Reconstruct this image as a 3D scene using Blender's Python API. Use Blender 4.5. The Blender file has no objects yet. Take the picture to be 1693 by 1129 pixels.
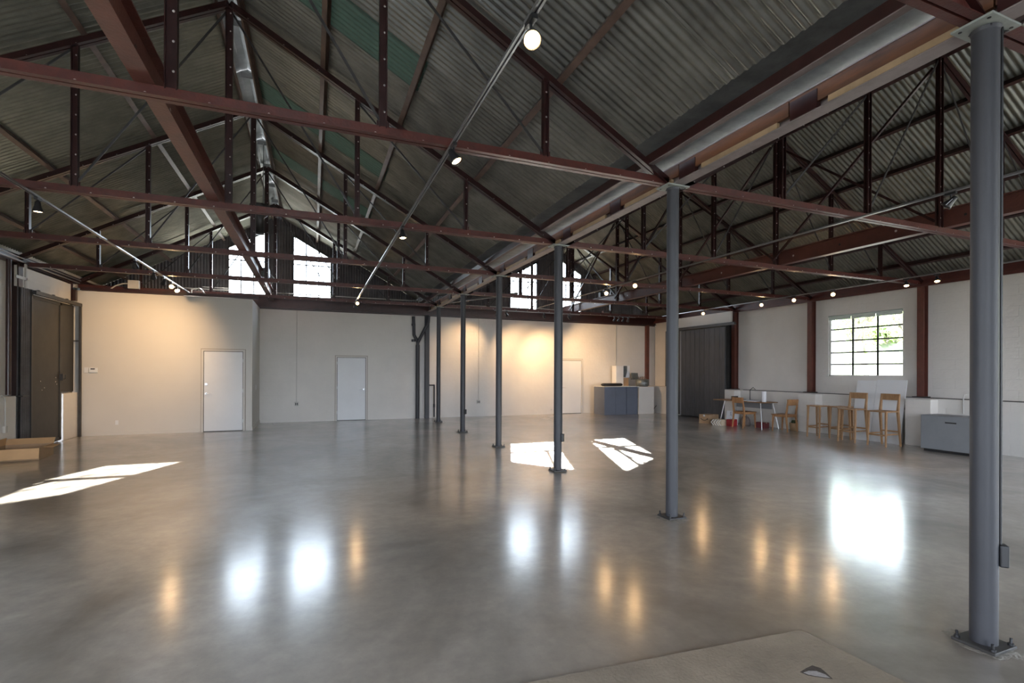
import bpy, bmesh, math, random
from mathutils import Vector, Matrix
random.seed(7)
S = bpy.context.scene
COL = S.collection
R = math.radians
PI = math.pi

# ------------------------------------------------------------------ camera
F_PX = 827.987
cam_d = bpy.data.cameras.new('camera')
cam_d.sensor_width = 36.0
cam_d.lens = 36.0 * F_PX / 1693
cam_d.shift_y = (613.879 - 564.5) / 1693
cam_d.clip_start = 0.05
cam = bpy.data.objects.new('camera', cam_d)
COL.objects.link(cam)
cam.location = (0, 0, 1.5)
cam.rotation_mode = 'QUATERNION'
yaw, pit, rol = R(21.6565), R(0.0565), R(-0.2351)
cam.rotation_quaternion = (Matrix.Rotation(-yaw, 4, 'Z') @ Matrix.Rotation(PI/2 + pit, 4, 'X')
                           @ Matrix.Rotation(-rol, 4, 'Z')).to_quaternion()
S.camera = cam

# ------------------------------------------------------------------ world, sun, exposure
SKY = 12.5
w = bpy.data.worlds.new('sky'); S.world = w; w.use_nodes = True
nt = w.node_tree; nt.nodes.clear()
wo = nt.nodes.new('ShaderNodeOutputWorld'); bg = nt.nodes.new('ShaderNodeBackground')
tc = nt.nodes.new('ShaderNodeTexCoord'); sp = nt.nodes.new('ShaderNodeSeparateXYZ')
rp = nt.nodes.new('ShaderNodeValToRGB')
rp.color_ramp.elements[0].position = 0.0; rp.color_ramp.elements[0].color = (0.84, 0.91, 1.0, 1)
rp.color_ramp.elements[1].position = 0.8; rp.color_ramp.elements[1].color = (0.62, 0.76, 1.0, 1)
nt.links.new(tc.outputs['Generated'], sp.inputs[0]); nt.links.new(sp.outputs['Z'], rp.inputs[0])
nt.links.new(rp.outputs[0], bg.inputs[0]); bg.inputs[1].default_value = SKY
nt.links.new(bg.outputs[0], wo.inputs[0])
sun_d = bpy.data.lights.new('sun', 'SUN'); sun_d.energy = 75; sun_d.angle = R(0.55); sun_d.color = (1.0, 0.95, 0.87)
sun = bpy.data.objects.new('sun', sun_d); COL.objects.link(sun)
sun.rotation_euler = Vector((-0.67, -1.735, -1.0)).to_track_quat('-Z', 'Y').to_euler()
sun.location = (10, 30, 20)
S.view_settings.view_transform = 'Standard'; S.view_settings.look = 'None'
S.view_settings.gamma = 1.0; S.view_settings.use_curve_mapping = False
S.view_settings.exposure = 0.34
S.cycles.max_bounces = 10; S.cycles.diffuse_bounces = 6; S.cycles.glossy_bounces = 4
S.cycles.transparent_max_bounces = 12; S.cycles.sample_clamp_indirect = 6.0
S.cycles.caustics_reflective = False; S.cycles.caustics_refractive = False

def portal(loc, sx, sy, direction):
    d = bpy.data.lights.new('window_portal', 'AREA'); d.shape = 'RECTANGLE'; d.size = sx; d.size_y = sy
    d.cycles.is_portal = True
    o = bpy.data.objects.new('window_portal', d); COL.objects.link(o); o.location = loc
    o.rotation_euler = Vector(direction).to_track_quat('-Z', 'Z').to_euler()

# ------------------------------------------------------------------ plan (metres)
TY = [1.61, 4.20, 6.80, 9.40, 11.99, 14.59]       # truss rows
XC = 3.45                                          # column row under the valley
XL, XR_ = -4.95, 11.85                             # faces of the low side walls
YB, YF = 16.04, -3.6                               # back wall, front wall (behind the camera)
YP, XP = 14.16, -1.43                              # closet partition
RL, RR = -0.945, 7.93                              # the two ridges
ZT = 3.415                                         # underside of the ties
SL = 0.557
def zc(xr, x): return 5.87 - SL*abs(x-xr)          # rafter centre line
def zr(xr, x): return 6.03 - SL*abs(x-xr)          # roof sheet

# ------------------------------------------------------------------ materials
MATS = {}
def mat(name, col, rough=0.6, metal=0.0, var=0.0, scale=3.0, bump=0.0, bscale=40.0, spec=0.5,
        col2=None, objvar=0.0, coat=0.0, stretch=None):
    if name in MATS: return MATS[name]
    m = bpy.data.materials.new(name); m.use_nodes = True; MATS[name] = m
    n = m.node_tree.nodes; l = m.node_tree.links; b = n['Principled BSDF']
    b.inputs['Base Color'].default_value = (*col, 1); b.inputs['Roughness'].default_value = rough
    b.inputs['Metallic'].default_value = metal; b.inputs['Specular IOR Level'].default_value = spec
    b.inputs['Coat Weight'].default_value = coat
    t = n.new('ShaderNodeTexCoord'); mp = n.new('ShaderNodeMapping')
    l.new(t.outputs['Object'], mp.inputs[0])
    if stretch: mp.inputs['Scale'].default_value = stretch
    out = None
    c2 = col2 or tuple(max(0, c*(1-var)) for c in col)
    nz = n.new('ShaderNodeTexNoise'); nz.inputs['Scale'].default_value = scale
    nz.inputs['Detail'].default_value = 6; nz.inputs['Roughness'].default_value = 0.65
    l.new(mp.outputs[0], nz.inputs['Vector'])
    rr = n.new('ShaderNodeValToRGB'); e = rr.color_ramp.elements
    e[0].position = 0.36; e[0].color = (*c2, 1); e[1].position = 0.64; e[1].color = (*col, 1)
    l.new(nz.outputs['Fac'], rr.inputs[0]); out = rr.outputs[0]
    if objvar:
        oi = n.new('ShaderNodeObjectInfo'); hs = n.new('ShaderNodeHueSaturation')
        mr = n.new('ShaderNodeMapRange'); mr.inputs[3].default_value = 1-objvar; mr.inputs[4].default_value = 1+objvar
        l.new(oi.outputs['Random'], mr.inputs[0]); l.new(mr.outputs[0], hs.inputs['Value'])
        l.new(out, hs.inputs['Color']); out = hs.outputs[0]
    l.new(out, b.inputs['Base Color'])
    if bump:
        nb = n.new('ShaderNodeTexNoise'); nb.inputs['Scale'].default_value = bscale; nb.inputs['Detail'].default_value = 4
        l.new(mp.outputs[0], nb.inputs['Vector'])
        bp = n.new('ShaderNodeBump'); bp.inputs['Strength'].default_value = bump; bp.inputs['Distance'].default_value = 0.02
        l.new(nb.outputs['Fac'], bp.inputs['Height']); l.new(bp.outputs[0], b.inputs['Normal'])
    return m

def concrete_floor():
    m = bpy.data.materials.new('polished_concrete'); m.use_nodes = True
    n = m.node_tree.nodes; l = m.node_tree.links; b = n['Principled BSDF']
    t = n.new('ShaderNodeTexCoord')
    def noise(sc, det, ro=0.6, dist=0.0, st=None):
        z = n.new('ShaderNodeTexNoise'); z.inputs['Scale'].default_value = sc; z.inputs['Detail'].default_value = det
        z.inputs['Roughness'].default_value = ro; z.inputs['Distortion'].default_value = dist
        if st:
            mp = n.new('ShaderNodeMapping'); mp.inputs['Scale'].default_value = st
            l.new(t.outputs['Object'], mp.inputs[0]); l.new(mp.outputs[0], z.inputs['Vector'])
        else: l.new(t.outputs['Object'], z.inputs['Vector'])
        return z
    a = noise(0.55, 8, 0.62, 0.8); c = noise(7, 8, 0.7); s = noise(110, 2, 0.5)
    r1 = n.new('ShaderNodeValToRGB'); e = r1.color_ramp.elements
    e[0].position = 0.33; e[0].color = (0.130, 0.105, 0.082, 1); e[1].position = 0.68; e[1].color = (0.43, 0.375, 0.31, 1)
    l.new(a.outputs['Fac'], r1.inputs[0])
    r2 = n.new('ShaderNodeValToRGB'); e = r2.color_ramp.elements
    e[0].position = 0.3; e[0].color = (0.70, 0.69, 0.68, 1); e[1].position = 0.7; e[1].color = (1.15, 1.15, 1.15, 1)
    l.new(c.outputs['Fac'], r2.inputs[0])
    mx = n.new('ShaderNodeMix'); mx.data_type = 'RGBA'; mx.blend_type = 'MULTIPLY'; mx.inputs[0].default_value = 1
    l.new(r1.outputs[0], mx.inputs[6]); l.new(r2.outputs[0], mx.inputs[7])
    r3 = n.new('ShaderNodeValToRGB'); e = r3.color_ramp.elements      # sparse dark specks
    e[0].position = 0.25; e[0].color = (0.35, 0.34, 0.33, 1); e[1].position = 0.29; e[1].color = (1, 1, 1, 1)
    l.new(s.outputs['Fac'], r3.inputs[0])
    mx2 = n.new('ShaderNodeMix'); mx2.data_type = 'RGBA'; mx2.blend_type = 'MULTIPLY'; mx2.inputs[0].default_value = 1
    l.new(mx.outputs[2], mx2.inputs[6]); l.new(r3.outputs[0], mx2.inputs[7])
    l.new(mx2.outputs[2], b.inputs['Base Color'])
    g = noise(1.3, 7, 0.65, 0.6)
    mr = n.new('ShaderNodeMapRange'); mr.inputs[1].default_value = 0.3; mr.inputs[2].default_value = 0.72
    mr.inputs[3].default_value = 0.40; mr.inputs[4].default_value = 0.58
    l.new(g.outputs['Fac'], mr.inputs[0]); l.new(mr.outputs[0], b.inputs['Roughness'])
    b.inputs['Specular IOR Level'].default_value = 1.0; b.inputs['IOR'].default_value = 2.0; b.inputs['Coat Weight'].default_value = 1.0; b.inputs['Coat Roughness'].default_value = 0.175; b.inputs['Coat IOR'].default_value = 1.8; 
    bz = noise(1.6, 3, 0.5, 0.4); bz2 = noise(30, 4, 0.6)
    b1 = n.new('ShaderNodeBump'); b1.inputs['Strength'].default_value = 0.55; b1.inputs['Distance'].default_value = 0.02
    b2 = n.new('ShaderNodeBump'); b2.inputs['Strength'].default_value = 0.04; b2.inputs['Distance'].default_value = 0.01
    l.new(bz.outputs['Fac'], b1.inputs['Height']); l.new(bz2.outputs['Fac'], b2.inputs['Height'])
    l.new(b1.outputs[0], b2.inputs['Normal']); l.new(b2.outputs[0], b.inputs['Normal'])
    return m

def glass_mat():
    m = bpy.data.materials.new('window_glass'); m.use_nodes = True
    n = m.node_tree.nodes; l = m.node_tree.links; n.remove(n['Principled BSDF'])
    o = n['Material Output']; tr = n.new('ShaderNodeBsdfTransparent'); gl = n.new('ShaderNodeBsdfGlossy')
    gl.inputs['Roughness'].default_value = 0.02; fr = n.new('ShaderNodeFresnel'); mx = n.new('ShaderNodeMixShader')
    tr.inputs[0].default_value = (0.93, 0.97, 0.96, 1)
    l.new(fr.outputs[0], mx.inputs[0]); l.new(tr.outputs[0], mx.inputs[1]); l.new(gl.outputs[0], mx.inputs[2])
    l.new(mx.outputs[0], o.inputs[0]); return m

def emit(name, col, st):
    m = bpy.data.materials.new(name); m.use_nodes = True
    n = m.node_tree.nodes; b = n['Principled BSDF']
    b.inputs['Base Color'].default_value = (*col, 1)
    b.inputs['Emission Color'].default_value = (*col, 1); b.inputs['Emission Strength'].default_value = st
    return m

def leaf_mat(name, col):
    m = bpy.data.materials.new(name); m.use_nodes = True
    n = m.node_tree.nodes; l = m.node_tree.links; b = n['Principled BSDF']
    b.inputs['Base Color'].default_value = (*col, 1); b.inputs['Roughness'].default_value = 0.6
    t = n.new('ShaderNodeBsdfTranslucent'); t.inputs[0].default_value = (col[0]*1.3, col[1]*1.4, col[2], 1)
    mx = n.new('ShaderNodeMixShader'); mx.inputs[0].default_value = 0.4
    l.new(b.outputs[0], mx.inputs[1]); l.new(t.outputs[0], mx.inputs[2]); l.new(mx.outputs[0], n['Material Output'].inputs[0])
    return m

M_floor = concrete_floor()
M_slab = mat('rough_slab', (0.29, 0.238, 0.18), 0.6, var=0.28, scale=3.0, bump=0.25, bscale=60)
M_white = mat('white_painted_block', (0.69, 0.66, 0.625), 0.6, var=0.07, scale=1.2, bump=0.25, bscale=14)
def _blocks(m):
    n = m.node_tree.nodes; l = m.node_tree.links; b = n['Principled BSDF']
    g = n.new('ShaderNodeNewGeometry'); sx = n.new('ShaderNodeSeparateXYZ'); l.new(g.outputs['Position'], sx.inputs[0])
    ad = n.new('ShaderNodeMath'); l.new(sx.outputs['X'], ad.inputs[0]); l.new(sx.outputs['Y'], ad.inputs[1])
    cb = n.new('ShaderNodeCombineXYZ'); l.new(ad.outputs[0], cb.inputs[0]); l.new(sx.outputs['Z'], cb.inputs[1])
    br = n.new('ShaderNodeTexBrick'); l.new(cb.outputs[0], br.inputs['Vector']); br.inputs['Scale'].default_value = 1.0
    br.inputs['Brick Width'].default_value = .40; br.inputs['Row Height'].default_value = .20; br.inputs['Mortar Size'].default_value = .006
    br.inputs['Mortar Smooth'].default_value = .6
    old = b.inputs['Normal'].links[0].from_socket
    bp = n.new('ShaderNodeBump'); bp.invert = True; bp.inputs['Strength'].default_value = .30; bp.inputs['Distance'].default_value = .012
    l.new(br.outputs['Fac'], bp.inputs['Height']); l.new(old, bp.inputs['Normal']); l.new(bp.outputs[0], b.inputs['Normal'])
_blocks(M_white)
M_drywall = mat('painted_drywall', (0.60, 0.575, 0.54), 0.62, var=0.04, scale=0.8, bump=0.05, bscale=80)
M_wdoor = mat('white_door_paint', (0.72, 0.73, 0.75), 0.42, var=0.04, scale=2)
M_red = mat('red_oxide_steel', (0.090, 0.020, 0.014), 0.42, var=0.45, scale=9, bump=0.15, bscale=50, col2=(0.060, 0.016, 0.013))
M_redl = mat('brown_red_steel', (0.130, 0.042, 0.030), 0.42, col2=(0.095, 0.034, 0.026), scale=5, bump=0.15, bscale=40)
M_dred = mat('dark_red_steel', (0.040, 0.013, 0.012), 0.33, var=0.4, scale=10)
M_mauve = mat('pale_primer_steel', (0.27, 0.225, 0.225), 0.5, var=0.25, scale=8)
M_pipe = mat('grey_column_paint', (0.040, 0.041, 0.048), 0.55, var=0.12, scale=3, bump=0.05, bscale=60)
M_plate = mat('pale_green_plate', (0.36, 0.39, 0.365), 0.55, var=0.2, scale=12)
M_galv = mat('galvanised_roof_sheet', (0.235, 0.232, 0.208), 0.36, metal=0.65, var=0.4, scale=2.2, objvar=0.13, bump=0.1, bscale=20)
M_galv2 = mat('galvanised_old_sheet', (0.24, 0.24, 0.20), 0.38, metal=0.5, var=0.35, scale=2.2, objvar=0.10, bump=0.1, bscale=20)
M_flash = mat('smooth_flashing', (0.36, 0.37, 0.365), 0.42, metal=0.4, var=0.4, scale=3)
M_cap = mat('dull_ridge_cap', (0.17, 0.175, 0.18), 0.42, metal=0.35, var=0.4, scale=3)
M_siding = mat('dark_siding', (0.125, 0.118, 0.125), 0.42, metal=0.3, var=0.35, scale=3)
M_purl = mat('purlin_steel', (0.135, 0.085, 0.066), 0.45, var=0.4, scale=6)
M_woodb = mat('stained_valley_board', (0.17, 0.065, 0.026), 0.6, col2=(0.06, 0.03, 0.02), scale=3, stretch=(1, 0.5, 3))
M_pale = mat('pale_lath', (0.42, 0.29, 0.17), 0.6, var=0.3, scale=5)
M_wood = mat('oak_wood', (0.42, 0.215, 0.092), 0.5, col2=(0.27, 0.125, 0.05), scale=14, stretch=(1, 1, 0.25))
M_wood2 = mat('pale_beech', (0.36, 0.205, 0.10), 0.5, col2=(0.25, 0.135, 0.06), scale=14, stretch=(1, 1, 0.25))
M_card = mat('cardboard', (0.42, 0.27, 0.155), 0.75, var=0.15, scale=4)
M_card_in = mat('cardboard_flap', (0.60, 0.36, 0.18), 0.75, var=0.1, scale=4)
M_plank = mat('dark_grey_planks', (0.062, 0.066, 0.075), 0.5, var=0.35, scale=6, objvar=0.12, stretch=(3, 3, 0.4), bump=0.1, bscale=25)
M_dark = mat('dark_painted_metal', (0.040, 0.038, 0.037), 0.45, var=0.3, scale=5)
M_slide = mat('grey_metal_door', (0.040, 0.037, 0.034), 0.5, var=0.35, scale=3, bump=0.05)
M_black = mat('black_plastic', (0.018, 0.018, 0.020), 0.4, var=0.2)
M_steel = mat('bright_steel', (0.62, 0.63, 0.66), 0.28, metal=1.0, var=0.1)
M_conduit = mat('painted_conduit', (0.55, 0.53, 0.50), 0.45, var=0.1)
M_track = mat('track_metal', (0.30, 0.30, 0.31), 0.3, metal=0.7, var=0.15)
M_blue = mat('blue_grey_paint', (0.135, 0.155, 0.205), 0.55, var=0.12, scale=2)
M_greyp = mat('grey_cabinet_paint', (0.225, 0.235, 0.255), 0.5, var=0.1, scale=2)
M_glass = glass_mat()
M_bulb = emit('warm_bulb', (1.0, 0.62, 0.27), 150.0)
M_bulbdim = emit('warm_reflector', (1.0, 0.66, 0.33), 14.0)
M_green = mat('green_fibreglass', (0.032, 0.072, 0.052), 0.4, var=0.3, scale=4)
def _tl():
    m = M_green; n = m.node_tree.nodes; l = m.node_tree.links
    t = n.new('ShaderNodeBsdfTranslucent'); t.inputs[0].default_value = (0.25, 0.42, 0.32, 1)
    mx = n.new('ShaderNodeMixShader'); mx.inputs[0].default_value = 0.0015
    l.new(n['Principled BSDF'].outputs[0], mx.inputs[1]); l.new(t.outputs[0], mx.inputs[2]); l.new(mx.outputs[0], n['Material Output'].inputs[0])
_tl()
M_bolt = mat('pale_rivet', (0.55, 0.50, 0.48), 0.4, metal=0.3)
M_paper = mat('white_paper', (0.80, 0.81, 0.84), 0.7)
M_ink = mat('blue_ink', (0.10, 0.22, 0.38), 0.6)
M_redb = mat('red_print', (0.30, 0.018, 0.022), 0.5)
M_maroon = mat('maroon_cloth', (0.16, 0.035, 0.04), 0.8)
M_bag = mat('taupe_bag', (0.26, 0.21, 0.19), 0.85, var=0.3, scale=12)
M_kraft = mat('kraft_print', (0.56, 0.47, 0.34), 0.7)
M_concr = mat('grout', (0.33, 0.30, 0.26), 0.7, var=0.4, scale=20, bump=0.5, bscale=60)
M_ground = mat('outdoor_ground', (0.27, 0.26, 0.22), 0.9, var=0.4, scale=0.6)
M_bark = mat('tree_bark', (0.30, 0.26, 0.2), 0.9, var=0.4, scale=8)
M_leafA = leaf_mat('leaf_green', (0.34, 0.50, 0.16))
M_leafB = leaf_mat('leaf_yellow_green', (0.34, 0.42, 0.17))
M_shade = mat('pale_sheer_shade', (0.55, 0.62, 0.58), 0.6)
M_joint = mat('door_frame_joint', (0.25, 0.21, 0.17), 0.7)
M_toolg = mat('grey_machine', (0.20, 0.22, 0.22), 0.4, metal=0.4, var=0.3, scale=10)

# ------------------------------------------------------------------ mesh helpers
class MB:
    def __init__(s): s.v = []; s.f = []; s.m = []; s.sm = []
    def add(s, vs, fs, mi=0, smooth=False):
        o = len(s.v); s.v += [tuple(v) for v in vs]
        for f in fs: s.f.append(tuple(i+o for i in f)); s.m.append(mi); s.sm.append(smooth)
    def box(s, x0, x1, y0, y1, z0, z1, mi=0, mat4=None):
        vs = [Vector(p) for p in ((x0,y0,z0),(x1,y0,z0),(x1,y1,z0),(x0,y1,z0),(x0,y0,z1),(x1,y0,z1),(x1,y1,z1),(x0,y1,z1))]
        if mat4 is not None: vs = [mat4 @ v for v in vs]
        s.add(vs, [(0,3,2,1),(4,5,6,7),(0,1,5,4),(1,2,6,5),(2,3,7,6),(3,0,4,7)], mi)
        return s
    def prism(s, prof, a, b, up=(0,0,1), mi=0, smooth=False, closed=True, caps=True):
        """profile (u,v) swept from a to b; v is 'up', u is sideways"""
        a = Vector(a); b = Vector(b); d = (b-a).normalized(); up = Vector(up)
        u = d.cross(up)
        if u.length < 1e-6: u = Vector((1,0,0))
        u.normalize(); v = u.cross(d).normalized(); n = len(prof)
        vs = [a+u*p[0]+v*p[1] for p in prof] + [b+u*p[0]+v*p[1] for p in prof]
        fs = [(i, (i+1) % n, n+(i+1) % n, n+i) for i in range(n if closed else n-1)]
        s.add(vs, fs, mi, smooth)
        if caps and closed: s.add(vs, [tuple(range(n))[::-1], tuple(range(n, 2*n))], mi)
        return s
    def bar(s, a, b, w, h, up=(0,0,1), mi=0):
        return s.prism([(-w/2,-h/2),(w/2,-h/2),(w/2,h/2),(-w/2,h/2)], a, b, up, mi)
    def tube(s, a, b, r, n=10, mi=0, r2=None):
        a = Vector(a); b = Vector(b); d = (b-a).normalized()
        u = d.cross(Vector((0,0,1)))
        if u.length < 1e-4: u = Vector((1,0,0))
        u.normalize(); v = u.cross(d); r2 = r if r2 is None else r2
        vs = [a+(u*math.cos(2*PI*i/n)+v*math.sin(2*PI*i/n))*r for i in range(n)]
        vs += [b+(u*math.cos(2*PI*i/n)+v*math.sin(2*PI*i/n))*r2 for i in range(n)]
        s.add(vs, [(i, (i+1) % n, n+(i+1) % n, n+i) for i in range(n)], mi, True)
        s.add(vs, [tuple(range(n))[::-1], tuple(range(n, 2*n))], mi)
        return s
    def path(s, pts, r, n=8, mi=0):
        for a, b in zip(pts[:-1], pts[1:]): s.tube(a, b, r, n, mi)
        for p in pts[1:-1]: s.ball(p, r*1.02, n, max(4, n//2), mi)
        return s
    def lathe(s, prof, n=20, mi=0, mat4=None, smooth=True):
        vs = []; k = len(prof)
        for r, z in prof:
            for i in range(n): vs.append(Vector((r*math.cos(2*PI*i/n), r*math.sin(2*PI*i/n), z)))
        if mat4 is not None: vs = [mat4 @ v for v in vs]
        fs = [(j*n+i, j*n+(i+1) % n, (j+1)*n+(i+1) % n, (j+1)*n+i) for j in range(k-1) for i in range(n)]
        s.add(vs, fs, mi, smooth); return s
    def ball(s, c, r, n=10, m=6, mi=0, sc=(1,1,1)):
        c = Vector(c); prof = [(r*math.sin(PI*j/m), -r*math.cos(PI*j/m)) for j in range(m+1)]
        return s.lathe([(max(p[0], 1e-5), p[1]) for p in prof], n, mi, Matrix.Translation(c) @ Matrix.Diagonal((*sc, 1)))
    def build(s, name, mats, parent=None, loc=None):
        me = bpy.data.meshes.new(name); me.from_pydata(s.v, [], s.f)
        if not isinstance(mats, (list, tuple)): mats = [mats]
        for m in mats: me.materials.append(m)
        me.polygons.foreach_set('material_index', s.m); me.polygons.foreach_set('use_smooth', s.sm)
        me.update()
        o = bpy.data.objects.new(name, me); COL.objects.link(o)
        if parent is not None: o.parent = parent
        if loc is not None: o.location = loc
        return o

def bevel(o, wdt=0.006, seg=2):
    m = o.modifiers.new('bevel', 'BEVEL'); m.width = wdt; m.segments = seg; m.limit_method = 'ANGLE'; return o
def tag(o, label, cat, group=None):
    o['label'] = label; o['category'] = cat
    if group: o['group'] = group
    return o
def struct(o): o['kind'] = 'structure'; return o
def empty(name, loc=(0,0,0), rz=0):
    o = bpy.data.objects.new(name, None); COL.objects.link(o); o.location = loc; o.rotation_euler = (0,0,rz)
    o.empty_display_size = 0.1; return o
def copy_tree(o, parent=None):
    c = o.copy(); COL.objects.link(c); c.parent = parent
    for ch in list(o.children): copy_tree(ch, c)
    return c
def linked(me_obj, name, parent, loc=(0,0,0), rot=(0,0,0)):
    c = me_obj.copy(); c.name = name; COL.objects.link(c); c.parent = parent; c.location = loc; c.rotation_euler = rot; return c

# ------------------------------------------------------------------ floor and ground
m = MB(); m.box(-5.5, 12.6, YF-0.3, YB+0.3, -0.12, 0)
floor = struct(m.build('floor', M_floor))
m = MB()
m.add([(-1.5,-2.5,0.001),(2.86,-2.5,0.001),(2.64,2.09,0.001),(0.85,2.22,0.001),(-1.5,2.3,0.001),
       (-1.5,-2.5,0.016),(2.85,-2.5,0.016),(2.63,2.075,0.016),(0.85,2.205,0.016),(-1.5,2.285,0.016)],
      [(5,6,7,8,9),(0,1,6,5),(1,2,7,6),(2,3,8,7),(3,4,9,8)])
m.build('raised_slab', M_slab, floor)
m = MB(); m.add([(2.251,1.782,.0164),(2.262,1.748,.0164),(2.285,1.728,.0164),(2.318,1.703,.0164),(2.350,1.682,.0164),(2.368,1.728,.0164),(2.380,1.768,.0164),(2.362,1.800,.0164),(2.310,1.794,.0164)], [tuple(range(9))])
m.build('chipped_hole', mat('chip_dark', (0.07,0.055,0.045), 0.8, var=0.4, scale=60), floor)
m = MB(); m.add([(2.262,1.772,.0170),(2.270,1.750,.0170),(2.290,1.732,.0170),(2.318,1.710,.0170),(2.346,1.692,.0170),(2.350,1.722,.0170),(2.335,1.757,.0170),(2.300,1.773,.0170)], [tuple(range(8))])
m.build('chip_filler', mat('chip_pale', (0.40,0.37,0.36), 0.7, var=0.3, scale=60), floor)
m = MB(); m.add([(-60,-60,-0.14),(80,-60,-0.14),(80,80,-0.14),(-60,80,-0.14)], [(0,1,2,3)])
struct(m.build('ground', M_ground))
m = MB(); rh = random.Random(4); nx, ny = 14, 30
for i in range(nx+1):
    for j in range(ny+1):
        u = i/nx; m.v.append((34+46*u, -40+120*j/ny, -.2+(u**.8)*17+rh.uniform(-.7,.7)*(u > 0)))
for i in range(nx):
    for j in range(ny): a = i*(ny+1)+j; m.f.append((a, a+1, a+ny+2, a+ny+1)); m.m.append(0); m.sm.append(True)
struct(m.build('added_hill', mat('added_hill_grass', (0.20, 0.22, 0.125), 0.9, var=0.5, scale=0.5)))  # slope added outside to dim the right window's reflection on the floor

# ------------------------------------------------------------------ walls
def wall_holes(name, axis, pos, thick, u0, u1, z0, z1, holes, material):
    """wall slab with rectangular holes; axis 'X': plane x=pos running along y"""
    m = MB(); us = sorted({u0, u1, *[h[0] for h in holes], *[h[1] for h in holes]})
    zs = sorted({z0, z1, *[h[2] for h in holes], *[h[3] for h in holes]})
    def solid(i, j):
        uc = (us[i]+us[i+1])/2; zc_ = (zs[j]+zs[j+1])/2
        return not any(h[0] < uc < h[1] and h[2] < zc_ < h[3] for h in holes)
    a, b = (pos, pos+thick) if thick > 0 else (pos+thick, pos)
    for i in range(len(us)-1):
        j = 0
        while j < len(zs)-1:
            if not solid(i, j): j += 1; continue
            k = j
            while k+1 < len(zs)-1 and solid(i, k+1): k += 1
            if axis == 'X': m.box(a, b, us[i], us[i+1], zs[j], zs[k+1])
            else: m.box(us[i], us[i+1], a, b, zs[j], zs[k+1])
            j = k+1
    return struct(m.build(name, material))

wall_back = wall_holes('wall_back', 'Y', YB, 0.22, -5.4, 12.6, 0, 3.30, [], M_white)
# closet partition (front and side faces, with a lid)
m = MB(); m.box(XL-0.1, XP, YP, YP+0.1, 0, 3.30); m.box(XP-0.1, XP, YP+0.1, YB, 0, 3.30); m.box(XL-0.1, XP-0.1, YP+0.1, YB, 3.2, 3.28)
wall_part = struct(m.build('wall_partition', M_drywall))
m = MB(); m.box(XL+.1, -2.60, YP-0.014, YP, 0, 0.09); m.box(-1.55, XP, YP-0.014, YP, 0, 0.09); m.box(XP, XP+0.014, YP-.014, YB, 0, 0.09)
struct(m.build('baseboard_partition', M_drywall))
# right wall
WY0, WY1, WZ0, WZ1 = 7.24, 9.0, 1.425, 2.97
DY0, DY1 = 12.0, 14.2
wr = wall_holes('wall_right', 'X', 12.35, 0.2, YF-.3, YB+.3, 0.0, 3.62, [(WY0, WY1, WZ0, WZ1), (-1.5, 2.4, 1.0, 3.1)], M_white)
m = MB(); m.box(XR_, 12.35, YF, DY0-.02, 0, 0.985); m.box(XR_, 12.35, DY1+.05, YB, 0, 0.985)
struct(m.build('wall_right_plinth', M_white))
for y0, y1 in ((11.36,11.74),(8.78,9.27),(6.28,6.76),(3.7,4.15)):
    m = MB(); m.box(11.6, XR_, y0, y1, 0, 0.975)
    bevel(m.build('pilaster', M_white, wr), .012)
# left wall
wl = wall_holes('wall_left', 'X', -5.12, -0.2, YF-.3, YB+.3, 0, 3.74, [(12.24, 13.40, 0, 2.955), (-1.0, 3.4, 0.9, 3.1)], M_white)
m = MB(); m.box(-5.12, XL, YF, 11.62, 0, 1.03)
struct(m.build('wall_left_plinth', M_white))
# front wall, behind the camera: two unseen wide openings added and sized for fill daylight, and two gable lights
wf = wall_holes('wall_front', 'Y', YF, -0.2, -5.4, 12.6, 0, 6.0, [(-3.3, 1.1, 0, 2.9), (5.6, 10.2, 0, 2.9), (-2.3,-1.2,3.7,4.8), (-.6,.5,3.7,4.8), (6.3,7.3,3.7,4.8),(8.4,9.4,3.7,4.8)], M_white)

# corrugated gable siding with window openings
def siding(name, x0, x1, xr, wins):
    m = MB(); step = 0.0127; n = int((x1-x0)/step); amp = 0.008
    xs = [x0+(x1-x0)*i/n for i in range(n+1)]
    yy = [YB+0.06-amp*math.cos(2*PI*x/0.0762) for x in xs]
    for i in range(n):
        xm = (xs[i]+xs[i+1])/2; segs = [(3.28, None)]
        for (a, b, zb) in wins:
            if a < xm < b: segs = [(3.28, zb), (-1, None)]
        for lo, hi in segs:
            ta, tb = [max(zr(xr, q), 3.97 if abs(q-XC) < .7 else (6.09 if abs(q-xr) < .22 else 0)) for q in (xs[i], xs[i+1])]
            la = lb = lo; ha, hb = (ta, tb) if hi is None else (hi, hi)
            if lo == -1: la, lb = ta-0.33, tb-0.33
            m.add([(xs[i],yy[i],la),(xs[i+1],yy[i+1],lb),(xs[i+1],yy[i+1],hb),(xs[i],yy[i],ha)], [(0,1,2,3)], 0, True)
    return struct(m.build(name, M_siding))
ZS = 3.70
LW = [(-2.23,-1.28,ZS),(-0.55,0.49,ZS)]; RW = [(6.30,7.31,ZS),(8.15,9.08,ZS)]
siding('wall_gable_left', -5.3, XC, RL, LW)
siding('wall_gable_right', XC, 12.4, RR, RW)
def siding_front(name, x0, x1, xr): pass

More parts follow.
